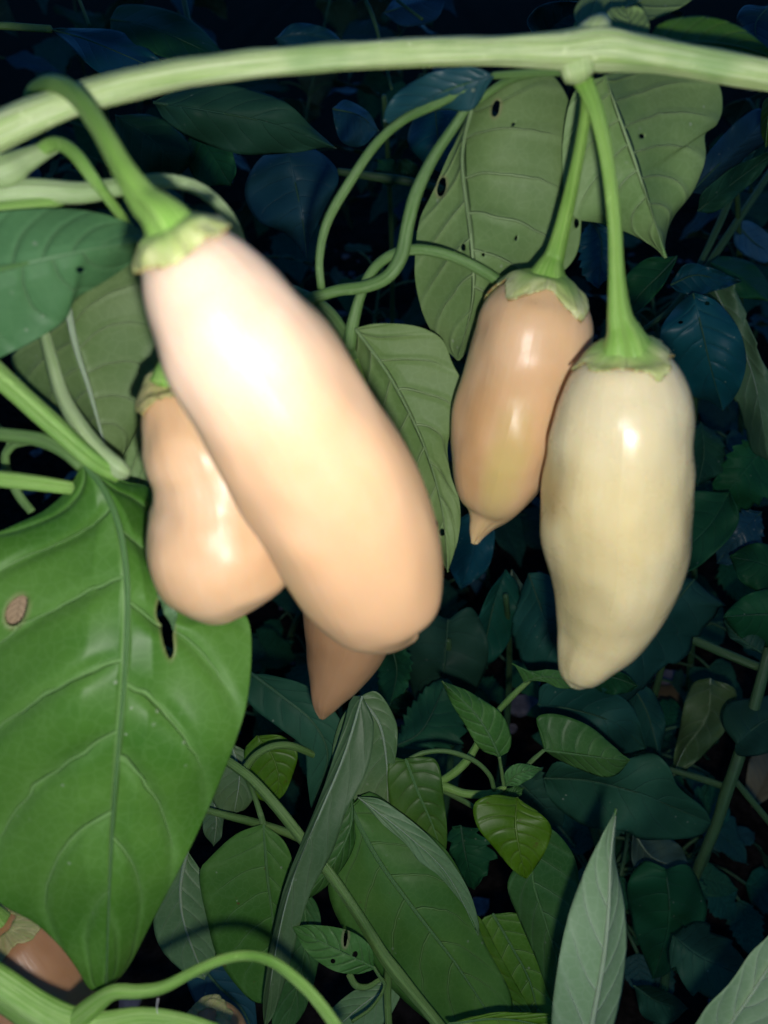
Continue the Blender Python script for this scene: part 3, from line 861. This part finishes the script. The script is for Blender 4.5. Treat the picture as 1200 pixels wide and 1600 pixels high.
leaf(lp, [(700, 1440, .308), (760, 1520, .308), (840, 1610, .311)], [(705, 1500), (760, 1580), (810, 1620)], [(745, 1430), (785, 1500), (830, 1580)], OLIVE, rib=2)
leaf(lp, [(412, 1288, .312), (418, 1370, .309), (428, 1460, .309), (420, 1570, .312)], [(368, 1304), (326, 1342), (312, 1366), (322, 1430), (342, 1500), (388, 1560)], [(446, 1318), (462, 1370), (466, 1450), (448, 1540)],
     SPOT, rib=3, petiole=[(384, 1212, .306, 4), (396, 1240, .313, 4), (406, 1270, .315, 5), (412, 1290, .312, 5)], label='oval leaf with rusty specks')
leaf(lp, [(292, 1330, .318), (282, 1390, .316), (290, 1450, .316), (320, 1530, .32)], [(262, 1370), (240, 1430), (250, 1480), (288, 1520)], [(318, 1370), (330, 1430), (336, 1500)], GREY, under=True, rib=3.5)
leaf(lp, [(300, 1490, .322), (340, 1540, .32), (380, 1580, .322), (405, 1640, .326)], [(290, 1530), (320, 1590), (370, 1630)], [(350, 1505), (392, 1550), (402, 1600)], BLUE, rib=2.5)
leaf(lp, [(392, 1052, .318), (440, 1088, .314), (490, 1130, .312), (512, 1185, .314), (486, 1262, .32)], [(380, 1080), (400, 1110), (440, 1140), (474, 1170), (480, 1220)], [(430, 1056), (490, 1078), (534, 1130), (530, 1180), (508, 1225)], WEED, rib=3, label='dark curled leaf under the tan tip')
leaf(lp, [(402, 1150, .322), (425, 1180, .321), (436, 1220, .322), (428, 1256, .325)], [(382, 1172), (388, 1210), (402, 1246)], [(440, 1150), (464, 1175), (458, 1210), (444, 1240)], OLIVE, rib=1.8)
leaf(lp, [(360, 1160, .328), (374, 1210, .326), (366, 1270, .33)], [(330, 1190), (328, 1240), (345, 1268)], [(390, 1180), (404, 1225), (386, 1262)], GREY, under=True, rib=2)
leaf(lp, [(332, 1240, .33), (338, 1280, .33), (334, 1322, .333)], [(318, 1260), (318, 1300)], [(348, 1265), (346, 1305)], GREY, under=True, rib=1.5)
leaf(lp, [(585, 1512, .281), (540, 1490, .279), (495, 1468, .281), (456, 1448, .286)], [(560, 1522), (520, 1516), (480, 1488)], [(580, 1482), (560, 1462), (520, 1448), (480, 1446)], TOP, hires=True, holes=[(520, 1502, 4, 4, 0), (555, 1492, 4, 6, .3), (540, 1466, 3, 14, .1)], rib=1.8, petiole=[(602, 1538, .284, 3), (592, 1524, .282, 3), (584, 1511, .281, 3)])
leaf(lp, [(470, 1380, .302), (478, 1450, .301), (468, 1530, .303), (440, 1620, .308)], [(446, 1440), (432, 1520), (425, 1600)], [(498, 1420), (500, 1490), (476, 1580)], TOP, rib=2)
leaf(lp, [(640, 1530, .305), (580, 1560, .305), (520, 1610, .308)], [(600, 1600), (550, 1630)], [(610, 1530), (550, 1550), (510, 1590)], GREY, under=True, rib=2)
leaf(lp, [(700, 1600, .27), (780, 1592, .268), (860, 1606, .268), (960, 1640, .27)], [(740, 1588), (800, 1582), (880, 1590)], [(740, 1640), (800, 1660), (880, 1660)], OLIVE, rib=2)
# pale upright leaf and its neighbour in the bottom right
pl = thing('pepper_plant', 'pale green upright pointed leaf on a shoot rising at the bottom edge', 'plant', P(905, 1800, .25))
leaf(pl, [(903, 1720, .222), (925, 1600, .216), (943, 1500, .214), (951, 1420, .215), (954, 1340, .219), (963, 1264, .226)],
     [(868, 1660), (862, 1590), (872, 1510), (888, 1430), (912, 1364), (938, 1310)],
     [(945, 1640), (968, 1570), (979, 1490), (976, 1410), (962, 1345), (962, 1300)],
     PALE, under=True, rib=5.5, dl=.004, dr=.006, quilt=.0006, label='pale underside with a bright midrib', petiole=[(905, 1800, .25, 7), (900, 1760, .236, 7), (903, 1720, .222, 7)])
pr = thing('pepper_plant', 'pale leaf slanting into the bottom right corner', 'plant', P(1130, 1800, .25))
leaf(pr, [(1080, 1700, .226), (1135, 1610, .222), (1180, 1545, .222), (1225, 1470, .226), (1260, 1400, .232)],
     [(1070, 1640), (1100, 1580), (1140, 1538), (1172, 1490), (1200, 1464), (1235, 1425)], [(1130, 1680), (1180, 1630), (1225, 1570), (1255, 1490)], PALE, under=True, rib=3.5, petiole=[(1120, 1800, .25, 7), (1085, 1750, .236, 7), (1080, 1700, .226, 7)])

# ------------------------------------------------------------------ small plant in the middle of the lower half
sp = thing('seedling', 'small green seedling with arched stalks beside the big olive leaf', 'plant', P(700, 1500, .42))
tube('stem', [(700, 1500, .42, 8), (690, 1360, .37, 7), (676, 1260, .34, 7), (684, 1228, .330, 8), (725, 1240, .328, 7), (765, 1240, .326, 6), (790, 1230, .325, 5)], MAT['stem_green'], sp, n=50, sides=12)
tube('side_stem', [(688, 1222, .330, 6), (712, 1206, .330, 7), (732, 1186, .332, 7), (745, 1164, .335, 6), (770, 1122, .342, 5), (800, 1088, .350, 5), (828, 1062, .356, 4)], MAT['stem_green'], sp, n=36)
tube('side_stem', [(690, 1234, .331, 5), (715, 1246, .332, 5), (742, 1262, .336, 4)], MAT['stem_thin'], sp)
leaf(sp, [(780, 1182, .322), (764, 1148, .320), (738, 1110, .320), (690, 1064, .325)], [(752, 1172), (728, 1136), (706, 1100), (696, 1078)], [(796, 1172), (798, 1145), (780, 1112), (740, 1084), (708, 1070)],
     TOP, rib=2.2, dl=.003, dr=.004, petiole=[(788, 1232, .325, 3), (784, 1206, .324, 3), (780, 1182, .322, 3)], label='pointed oval leaf')
leaf(sp, [(850, 1172, .326), (895, 1178, .325), (940, 1184, .326), (984, 1188, .331)], [(842, 1142), (840, 1120), (872, 1116), (920, 1134), (955, 1162), (974, 1180)], [(870, 1186), (905, 1202), (940, 1214), (965, 1210)],
     TOP, rib=2.2, dl=.002, dr=.006, petiole=[(815, 1206, .328, 3), (832, 1188, .327, 4), (850, 1172, .326, 3)])
leaf(sp, [(790, 1228, .322), (812, 1208, .319), (846, 1202, .322)], [(788, 1212), (800, 1196), (825, 1194)], [(808, 1228), (830, 1216)], TOP, rib=1.6)
leaf(sp, [(782, 1240, .322), (800, 1240, .321), (818, 1232, .323)], [(795, 1232), (808, 1228)], [(798, 1250), (812, 1244)], TOP, rib=1.2)
leaf(sp, [(818, 1066, .350), (846, 1058, .347), (880, 1062, .350), (905, 1072, .354)], [(806, 1042), (800, 1036), (830, 1048), (860, 1046), (890, 1052)], [(846, 1064), (870, 1074), (892, 1076)], TOP, rib=1.8)
leaf(sp, [(640, 1186, .312), (628, 1215, .310), (622, 1250, .311)], [(630, 1190), (616, 1220)], [(644, 1205), (634, 1235)], OLIVE, rib=1.2,
     petiole=[(772, 1234, .325, 4), (764, 1210, .320, 4), (740, 1188, .316, 4), (700, 1174, .313, 4), (664, 1176, .312, 4), (640, 1186, .312, 4)])

# ------------------------------------------------------------------ weeds behind: traced leaves on their own plants
def ground_at(x, y, d):
    q = P(x, y, d)
    return np.array([q[0], q[1], -.01])

def weed(label, base_px, tip, leaves, stems=(), cat='weed', mat='stem_dark', w=10, name='weed'):
    b = ground_at(*base_px)
    t = thing(name, label, cat, b, 'dark weeds behind the peppers')
    e = P(*tip)
    m = (b * .45 + e * .55) + np.array([.015, .02, 0])
    n = 22
    a = np.linspace(0, 1, n)[:, None]
    path = (1 - a) ** 2 * b + 2 * a * (1 - a) * m + a * a * e
    tube_world('stem', path, np.linspace(.003, .0016, n), MAT[mat], t, sides=10, ridges=4, ridge=.08)
    for s in stems:
        tube('side_stem', s, MAT[mat], t)
    for L in leaves:
        mid, l, r, mats, kw = L
        kw = dict(kw)
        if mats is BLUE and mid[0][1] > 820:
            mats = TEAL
        up = rng.uniform(-.012, .022)
        kw.setdefault('dl', up + rng.uniform(-.008, .012)); kw.setdefault('dr', -up * .7 + rng.uniform(-.004, .012))
        kw.setdefault('bow', rng.uniform(-.006, .006))
        dz = rng.uniform(-.015, .03)
        mid = [(q[0], q[1], q[2] + dz * (i / (len(mid) - 1)) ** 1.5) for i, q in enumerate(mid)]
        leaf(t, mid, l, r, mats, **kw)
    return t

SER = dict(serr=.28, sfreq=10, rib=1.5, quilt=.0010, wav=.010, ripple=.003, pmat=None)
SM = dict(rib=1.5, quilt=.0007, wav=.010, ripple=.003)
def T(**k):
    d = dict(SER); d.update(k); d.pop('pmat', None); return d
def S(**k):
    d = dict(SM); d.update(k); return d

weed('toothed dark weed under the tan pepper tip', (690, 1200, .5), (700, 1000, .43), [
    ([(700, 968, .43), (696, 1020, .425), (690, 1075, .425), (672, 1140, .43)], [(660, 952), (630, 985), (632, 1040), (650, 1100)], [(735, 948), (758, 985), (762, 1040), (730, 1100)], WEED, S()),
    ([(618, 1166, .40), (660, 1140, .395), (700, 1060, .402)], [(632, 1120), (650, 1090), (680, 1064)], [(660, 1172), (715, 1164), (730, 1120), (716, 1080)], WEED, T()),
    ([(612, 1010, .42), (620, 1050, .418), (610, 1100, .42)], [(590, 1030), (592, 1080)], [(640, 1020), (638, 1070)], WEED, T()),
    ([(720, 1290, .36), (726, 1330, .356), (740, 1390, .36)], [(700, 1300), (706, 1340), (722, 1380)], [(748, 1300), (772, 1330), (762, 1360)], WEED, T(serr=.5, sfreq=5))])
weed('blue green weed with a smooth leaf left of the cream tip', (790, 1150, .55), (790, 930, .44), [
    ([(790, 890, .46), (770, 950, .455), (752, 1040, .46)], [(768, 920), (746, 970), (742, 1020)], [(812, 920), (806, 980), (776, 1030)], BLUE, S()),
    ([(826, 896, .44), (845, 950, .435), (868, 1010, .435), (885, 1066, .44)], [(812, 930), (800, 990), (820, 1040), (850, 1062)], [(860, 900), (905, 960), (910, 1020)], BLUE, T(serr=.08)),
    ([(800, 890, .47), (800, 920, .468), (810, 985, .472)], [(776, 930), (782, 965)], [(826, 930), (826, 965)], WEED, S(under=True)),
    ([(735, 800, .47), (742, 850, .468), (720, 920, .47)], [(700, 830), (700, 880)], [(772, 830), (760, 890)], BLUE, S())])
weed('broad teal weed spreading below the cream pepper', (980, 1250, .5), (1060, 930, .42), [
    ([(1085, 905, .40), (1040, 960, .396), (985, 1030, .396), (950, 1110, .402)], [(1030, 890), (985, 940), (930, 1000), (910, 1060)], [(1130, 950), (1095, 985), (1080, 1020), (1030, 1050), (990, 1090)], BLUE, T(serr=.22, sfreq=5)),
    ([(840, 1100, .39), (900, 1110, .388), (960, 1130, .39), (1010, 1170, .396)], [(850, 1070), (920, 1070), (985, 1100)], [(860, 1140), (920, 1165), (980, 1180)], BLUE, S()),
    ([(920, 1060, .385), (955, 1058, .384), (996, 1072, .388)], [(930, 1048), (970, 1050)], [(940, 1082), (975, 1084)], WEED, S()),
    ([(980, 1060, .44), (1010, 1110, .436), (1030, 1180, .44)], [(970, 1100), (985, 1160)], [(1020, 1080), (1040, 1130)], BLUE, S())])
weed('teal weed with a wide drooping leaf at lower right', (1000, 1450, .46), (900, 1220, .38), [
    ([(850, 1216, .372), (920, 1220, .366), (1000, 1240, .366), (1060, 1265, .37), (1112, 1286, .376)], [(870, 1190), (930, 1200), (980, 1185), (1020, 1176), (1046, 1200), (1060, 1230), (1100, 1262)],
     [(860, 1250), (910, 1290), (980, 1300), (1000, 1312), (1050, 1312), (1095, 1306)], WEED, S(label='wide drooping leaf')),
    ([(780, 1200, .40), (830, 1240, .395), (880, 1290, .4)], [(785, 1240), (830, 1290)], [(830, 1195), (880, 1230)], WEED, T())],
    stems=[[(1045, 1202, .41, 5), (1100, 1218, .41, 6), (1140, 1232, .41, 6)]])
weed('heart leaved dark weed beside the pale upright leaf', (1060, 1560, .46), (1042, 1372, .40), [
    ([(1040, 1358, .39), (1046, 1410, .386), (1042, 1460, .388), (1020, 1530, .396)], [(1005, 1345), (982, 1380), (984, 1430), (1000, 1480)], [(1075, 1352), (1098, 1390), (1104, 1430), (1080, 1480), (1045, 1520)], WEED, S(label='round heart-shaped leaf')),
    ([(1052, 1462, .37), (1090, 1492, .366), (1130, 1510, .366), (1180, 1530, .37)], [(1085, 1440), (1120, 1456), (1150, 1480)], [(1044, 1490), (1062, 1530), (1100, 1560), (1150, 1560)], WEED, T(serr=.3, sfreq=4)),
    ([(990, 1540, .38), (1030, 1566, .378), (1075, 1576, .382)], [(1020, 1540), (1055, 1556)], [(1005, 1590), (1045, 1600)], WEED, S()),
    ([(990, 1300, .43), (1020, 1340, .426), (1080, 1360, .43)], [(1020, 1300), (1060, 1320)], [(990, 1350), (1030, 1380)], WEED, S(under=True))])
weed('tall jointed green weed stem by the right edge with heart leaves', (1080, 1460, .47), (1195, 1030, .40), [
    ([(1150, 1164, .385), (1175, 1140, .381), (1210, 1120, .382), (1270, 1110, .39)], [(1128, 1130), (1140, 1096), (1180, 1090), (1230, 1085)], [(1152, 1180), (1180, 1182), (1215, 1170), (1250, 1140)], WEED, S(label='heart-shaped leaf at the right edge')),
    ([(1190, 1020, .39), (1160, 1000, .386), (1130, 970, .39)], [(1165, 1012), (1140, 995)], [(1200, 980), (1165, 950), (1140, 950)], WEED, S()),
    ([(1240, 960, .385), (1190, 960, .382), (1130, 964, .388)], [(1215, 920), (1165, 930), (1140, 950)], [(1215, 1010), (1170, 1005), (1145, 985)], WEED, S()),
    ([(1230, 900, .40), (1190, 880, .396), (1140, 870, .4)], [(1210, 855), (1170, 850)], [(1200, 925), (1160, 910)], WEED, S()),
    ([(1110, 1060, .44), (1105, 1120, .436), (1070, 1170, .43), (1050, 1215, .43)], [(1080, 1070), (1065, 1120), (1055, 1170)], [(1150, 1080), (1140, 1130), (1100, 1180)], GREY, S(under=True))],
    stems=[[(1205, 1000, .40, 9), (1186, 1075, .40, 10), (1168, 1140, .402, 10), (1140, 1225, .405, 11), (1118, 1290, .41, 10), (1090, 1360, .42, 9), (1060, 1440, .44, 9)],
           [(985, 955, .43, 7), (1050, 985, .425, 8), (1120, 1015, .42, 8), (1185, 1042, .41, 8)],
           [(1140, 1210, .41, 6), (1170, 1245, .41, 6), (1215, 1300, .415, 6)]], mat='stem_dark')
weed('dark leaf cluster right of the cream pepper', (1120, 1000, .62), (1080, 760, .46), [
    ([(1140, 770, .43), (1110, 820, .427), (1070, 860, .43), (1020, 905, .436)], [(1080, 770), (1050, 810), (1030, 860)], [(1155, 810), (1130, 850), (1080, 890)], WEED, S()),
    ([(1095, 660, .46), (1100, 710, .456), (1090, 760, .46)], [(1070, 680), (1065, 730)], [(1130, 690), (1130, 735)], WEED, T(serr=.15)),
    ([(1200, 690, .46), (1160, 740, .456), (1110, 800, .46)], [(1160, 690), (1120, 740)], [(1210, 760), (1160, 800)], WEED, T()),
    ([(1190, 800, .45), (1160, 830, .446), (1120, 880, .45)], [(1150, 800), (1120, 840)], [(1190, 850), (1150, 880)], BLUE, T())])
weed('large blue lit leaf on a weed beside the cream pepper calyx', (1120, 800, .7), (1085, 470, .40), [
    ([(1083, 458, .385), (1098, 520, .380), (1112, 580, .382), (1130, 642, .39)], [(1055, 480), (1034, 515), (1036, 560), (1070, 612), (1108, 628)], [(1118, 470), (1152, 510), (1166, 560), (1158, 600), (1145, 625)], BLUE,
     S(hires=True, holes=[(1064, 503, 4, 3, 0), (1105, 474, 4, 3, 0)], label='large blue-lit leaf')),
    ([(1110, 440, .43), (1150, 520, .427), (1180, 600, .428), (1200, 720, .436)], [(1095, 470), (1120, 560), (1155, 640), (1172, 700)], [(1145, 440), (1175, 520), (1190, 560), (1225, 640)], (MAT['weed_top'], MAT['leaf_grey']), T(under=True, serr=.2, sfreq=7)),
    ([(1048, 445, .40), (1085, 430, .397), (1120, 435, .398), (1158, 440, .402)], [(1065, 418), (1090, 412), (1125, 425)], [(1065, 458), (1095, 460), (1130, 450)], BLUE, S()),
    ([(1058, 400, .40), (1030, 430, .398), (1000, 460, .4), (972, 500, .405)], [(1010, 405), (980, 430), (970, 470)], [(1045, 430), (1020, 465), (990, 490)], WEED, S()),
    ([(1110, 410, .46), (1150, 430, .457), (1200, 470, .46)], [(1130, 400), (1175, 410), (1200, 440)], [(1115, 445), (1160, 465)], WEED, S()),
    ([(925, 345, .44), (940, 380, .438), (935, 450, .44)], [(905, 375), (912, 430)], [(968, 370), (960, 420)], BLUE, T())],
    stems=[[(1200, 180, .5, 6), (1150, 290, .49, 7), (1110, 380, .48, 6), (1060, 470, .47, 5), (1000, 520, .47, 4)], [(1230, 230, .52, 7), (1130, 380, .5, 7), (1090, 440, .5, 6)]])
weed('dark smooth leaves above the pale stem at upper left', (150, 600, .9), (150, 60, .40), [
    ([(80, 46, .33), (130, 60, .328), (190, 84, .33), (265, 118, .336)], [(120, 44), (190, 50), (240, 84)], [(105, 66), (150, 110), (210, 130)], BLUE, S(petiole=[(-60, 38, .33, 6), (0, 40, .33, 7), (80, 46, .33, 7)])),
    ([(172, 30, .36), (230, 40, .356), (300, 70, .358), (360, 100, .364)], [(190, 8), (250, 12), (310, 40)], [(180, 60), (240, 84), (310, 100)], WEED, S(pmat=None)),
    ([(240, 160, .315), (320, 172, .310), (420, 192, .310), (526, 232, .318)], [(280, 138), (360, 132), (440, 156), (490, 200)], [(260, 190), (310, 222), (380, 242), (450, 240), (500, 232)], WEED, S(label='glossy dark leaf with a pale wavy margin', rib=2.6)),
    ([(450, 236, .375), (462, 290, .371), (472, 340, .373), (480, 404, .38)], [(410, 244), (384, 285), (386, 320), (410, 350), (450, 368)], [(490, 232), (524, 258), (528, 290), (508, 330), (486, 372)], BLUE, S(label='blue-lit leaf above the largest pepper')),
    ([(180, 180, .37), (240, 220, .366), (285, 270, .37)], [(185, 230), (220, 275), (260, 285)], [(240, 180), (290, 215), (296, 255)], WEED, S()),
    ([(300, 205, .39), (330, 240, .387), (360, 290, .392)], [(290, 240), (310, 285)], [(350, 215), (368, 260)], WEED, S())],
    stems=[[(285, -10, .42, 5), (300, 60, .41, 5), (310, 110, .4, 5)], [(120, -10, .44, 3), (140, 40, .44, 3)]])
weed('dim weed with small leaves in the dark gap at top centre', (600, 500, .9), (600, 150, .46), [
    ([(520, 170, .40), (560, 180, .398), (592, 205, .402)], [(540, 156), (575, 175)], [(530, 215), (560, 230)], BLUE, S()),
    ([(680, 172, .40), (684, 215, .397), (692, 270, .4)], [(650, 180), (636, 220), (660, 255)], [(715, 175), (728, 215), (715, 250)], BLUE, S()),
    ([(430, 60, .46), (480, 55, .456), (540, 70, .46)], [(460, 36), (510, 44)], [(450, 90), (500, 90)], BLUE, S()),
    ([(600, 20, .48), (650, 5, .476), (700, -10, .48)], [(620, -5), (660, -20)], [(630, 40), (680, 30)], BLUE, S()),
    ([(590, 250, .5), (610, 270, .497), (618, 292, .5)], [(590, 270), (600, 288)], [(615, 250), (625, 275)], WEED, S()),
    ([(620, 250, .5), (640, 265, .497), (655, 280, .5)], [(625, 270), (640, 285)], [(640, 250), (655, 265)], WEED, S()),
    ([(840, 60, .30), (880, 30, .297), (920, 5, .3)], [(825, 30), (860, 5)], [(880, 60), (915, 40)], BLUE, S()),
    ([(1200, 10, .34), (1180, 40, .337), (1190, 90, .34)], [(1160, 10), (1150, 50)], [(1230, 30), (1230, 70)], BLUE, S())],
    stems=[[(528, 268, .45, 6), (570, 274, .45, 7), (640, 284, .45, 7), (690, 296, .45, 6)], [(566, -10, .45, 4), (584, 30, .45, 4), (600, 90, .45, 3), (612, 140, .45, 3)], [(620, 0, .45, 3), (660, 30, .44, 3)]])
weed('dark narrow leaves in the gap right of the hanging leaf', (1180, 700, .9), (1150, 260, .46), [
    ([(1080, 300, .42), (1130, 250, .416), (1200, 180, .42)], [(1085, 270), (1130, 210), (1180, 170)], [(1110, 300), (1160, 250), (1210, 210)], BLUE, S()),
    ([(1090, 330, .44), (1140, 290, .437), (1220, 230, .44)], [(1100, 300), (1150, 260)], [(1120, 330), (1180, 280)], WEED, S()),
    ([(1205, 150, .33), (1200, 190, .328), (1196, 230, .33)], [(1192, 160), (1188, 200)], [(1230, 170), (1220, 210)], OLIVE, S()),
    ([(1150, 350, .52), (1180, 380, .517), (1215, 400, .52)], [(1170, 345), (1205, 370)], [(1150, 385), (1190, 410)], BLUE, S())])

# ------------------------------------------------------------------ filler weeds: whole plants standing on the soil
def proto(name, widths, tipx, mats, serr=0.0, sfreq=9, heart=0.0):
    n = 60 if serr else 26
    u = np.linspace(0, 1, n)
    w = np.interp(u, [q[0] for q in widths], [q[1] for q in widths])
    M = np.stack([.04 * np.sin(u * 3), u - .0, -.25 * u ** 2], 1)
    L = M + np.stack([-w, -heart * (1 - u) ** 4 * w * 1.6, .18 * w - .2 * w * w], 1)
    R = M + np.stack([w, -heart * (1 - u) ** 4 * w * 1.6, .18 * w - .2 * w * w], 1)
    out = np.tile(np.array([0, .15, 1.0]), (n, 1))
    o = sheet('leaf', M, L, R, out, mats, None, quilt=.012, wav=.0, ripple=.03, half=7, thick=.006, serr=serr, sfreq=sfreq, origin=(0, 0, 0))
    return o
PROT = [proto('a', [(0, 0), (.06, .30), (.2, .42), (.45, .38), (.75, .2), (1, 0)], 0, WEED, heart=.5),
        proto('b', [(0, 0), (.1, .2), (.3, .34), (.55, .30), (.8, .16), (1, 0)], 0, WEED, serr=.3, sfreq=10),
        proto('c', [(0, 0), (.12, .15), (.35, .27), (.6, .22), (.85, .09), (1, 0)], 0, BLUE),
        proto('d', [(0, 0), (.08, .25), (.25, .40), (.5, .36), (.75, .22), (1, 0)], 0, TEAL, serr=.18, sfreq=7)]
from mathutils import Matrix, Euler
def filler(label, x, y, h, nl, kinds, smin, smax, lean=(0, 0), seed=0):
    r = random.Random(seed)
    b = np.array([x, y, -.01])
    t = thing('weed', label, 'weed', b, 'dark weeds behind the peppers')
    n = 20
    a = np.linspace(0, 1, n)
    path = np.stack([x + lean[0] * a ** 1.6 + .012 * np.sin(a * 5 + seed), y + lean[1] * a ** 1.6 + .012 * np.cos(a * 4 + seed), -.01 + h * a], 1)
    tube_world('stem', path, np.linspace(.0035, .0013, n), MAT['stem_dark'], t, sides=8)
    ang = r.uniform(0, 6.3)
    for k in range(nl):
        f = .18 + .82 * (k + r.random() * .6) / nl
        i = min(n - 1, int(f * (n - 1)))
        q = path[i]
        ang += 2.4 + r.uniform(-.4, .4)
        pl_ = r.uniform(.02, .05)
        dirv = np.array([math.sin(ang), math.cos(ang), .35])
        e = q + dirv * pl_
        s = r.uniform(smin, smax) * (1.1 - .4 * f)
        aa = np.linspace(0, 1, 6)[:, None]
        pth = q * (1 - aa) + e * aa + np.array([0, 0, .006]) * np.sin(aa * 3.1)
        pt = PROT[r.choice(kinds)]
        c = pt.copy()
        COL.objects.link(c)
        ORI[c.name] = e
        c.parent = t
        c.location = e - b
        c.rotation_euler = Euler((r.uniform(-.9, .25), r.uniform(-.5, .5), -ang + r.uniform(-.4, .4)))
        c.scale = (s, s, s)
        tube_world('petiole', pth, np.full(6, .0011), MAT['stem_dark'], t, sides=6)
FILL = [
    ('heart leaved weed deep behind the cream pepper tip', .10, .62, .22, 18, (0, 2), .05, .08),
    ('toothed weed deep below the orange pepper', .05, .52, .17, 16, (1, 3), .05, .075),
    ('low toothed weed in the shade right of the pale upright leaf', .20, .40, .14, 14, (1, 0), .045, .07),
    ('weed in the shade at the right edge below mid height', .27, .55, .24, 18, (0, 3), .05, .08),
    ('weed in the dark right of the cream pepper', .30, .66, .30, 18, (0, 1, 2), .05, .085),
    ('weed lost in the dark between the two pepper pairs', .0, .68, .30, 20, (0, 2), .05, .085),
    ('weed lost in the dark behind the largest pepper', -.10, .70, .34, 20, (0, 2, 3), .05, .085),
    ('tall weed lost in the dark at upper left', -.28, .72, .42, 22, (0, 2), .06, .09),
    ('tall weed lost in the dark at upper right', .38, .80, .42, 22, (0, 2, 3), .06, .09),
    ('tall weed lost in the dark at top centre', .10, .86, .45, 22, (0, 2), .06, .09),
    ('far weed at the top left corner', -.45, 1.0, .50, 22, (0, 2), .07, .10),
    ('far weed at the top right corner', .55, 1.1, .50, 22, (0, 2), .07, .10),
    ('far weed behind the middle of the pale stem', -.12, 1.05, .48, 22, (0, 3), .07, .10),
    ('low weed under the leafy pepper plant', -.02, .40, .15, 14, (0, 1), .05, .07),
    ('low weed in the gap under the big leaf', -.12, .38, .15, 14, (0, 1), .05, .07),
    ('low weed in the gap left of the olive leaf', -.08, .50, .18, 14, (2, 1), .05, .075),
    ('dim weed in the dark gap beside the jointed stem', .175, .335, .13, 16, (0, 1, 3), .04, .06),
    ('dim weed below the jointed stem at the right edge', .215, .29, .12, 16, (1, 3), .035, .055),
    ('dim weed right of the heart leaved weed', .15, .27, .10, 14, (0, 3), .035, .05),
    ('dim weed in the shade behind the seedling', .045, .43, .14, 14, (0, 1), .04, .06),
    ('far weed standing behind the orange pepper stalk', .25, 1.15, .55, 24, (0, 2, 3), .08, .12),
    ('far weed behind the left end of the pale stem', -.32, 1.25, .58, 24, (0, 2), .08, .12),
    ('farthest weed at the middle of the top edge', .02, 1.45, .62, 26, (0, 2), .09, .13),
    ('farthest weed toward the top right', .42, 1.5, .62, 26, (0, 2), .09, .13),
    ('farthest weed toward the top left', -.55, 1.6, .64, 26, (0, 3), .09, .13),
    ('farthest weed beyond the top right corner leaves', .80, 1.6, .64, 26, (0, 3), .09, .13),
]
for i, f in enumerate(FILL):
    if f[2] < .75:
        f = f[:4] + (int(f[4] * 1.4), f[5] + (1,), f[6] * .82, f[7] * .85)
    filler(*f, seed=40 + i, lean=(rng.uniform(-.06, .06), rng.uniform(-.05, .08)))
for p in PROT:
    bpy.data.objects.remove(p)

# fallen dry leaves and stones on the soil
def ground_point(px, py):
    d = P(px, py, 1.0) - C0
    k = CAM_H / -d[2]
    return C0 + d * k
for (px, py, lab, s) in [(1050, 1120, 'dry yellowish leaf on the soil below the cream pepper', .05), (1190, 1225, 'dry yellow leaf strip on the soil at the right edge', .05)]:
    g0 = ground_point(px, py)
    n = 26
    u = np.linspace(0, 1, n)
    w = .3 * np.sin(np.pi * u) ** .7 * s
    a = rng.uniform(0, 6)
    dv = np.array([math.cos(a), math.sin(a), 0]); nv = np.array([-dv[1], dv[0], 0])
    M = g0 + np.outer(u - .5, dv) * s * 1.4 + np.outer(.012 + .008 * np.sin(u * 4), [0, 0, 1])
    o = sheet('fallen_leaf', M, M - np.outer(w, nv) + np.outer(w * .4, [0, 0, 1]), M + np.outer(w, nv) + np.outer(w * .2, [0, 0, 1]), np.tile([0, 0, 1.0], (n, 1)), DEAD, None, wav=.004, ripple=.002)
    o['label'] = lab; o['category'] = 'leaf'
for i, (px, py, s, lab) in enumerate([(685, 935, .022, 'grey purple stone in the gap right of the largest pepper'), (1032, 1100, .024, 'flat grey purple stone below the cream pepper tip'), (1048, 1065, .018, 'smaller grey stone touching the flat purple stone'),
                                      (975, 768, .03, 'grey purple stone beside the cream pepper flank'), (812, 1105, .02, 'rough stone behind the seedling'), (640, 1075, .014, 'small stone beside the tan pepper tip')]):
    v, f = chip_mesh(900 + i)
    g0 = ground_point(px, py)
    o = mesh_obj('stone', [g0 + np.array(q) * s for q in v], f, MAT['stone_chip'], None, g0, smooth=False)
    md = o.modifiers.new('soft', 'BEVEL'); md.width = s * .12; md.segments = 2
    o['label'] = lab; o['category'] = 'stone'
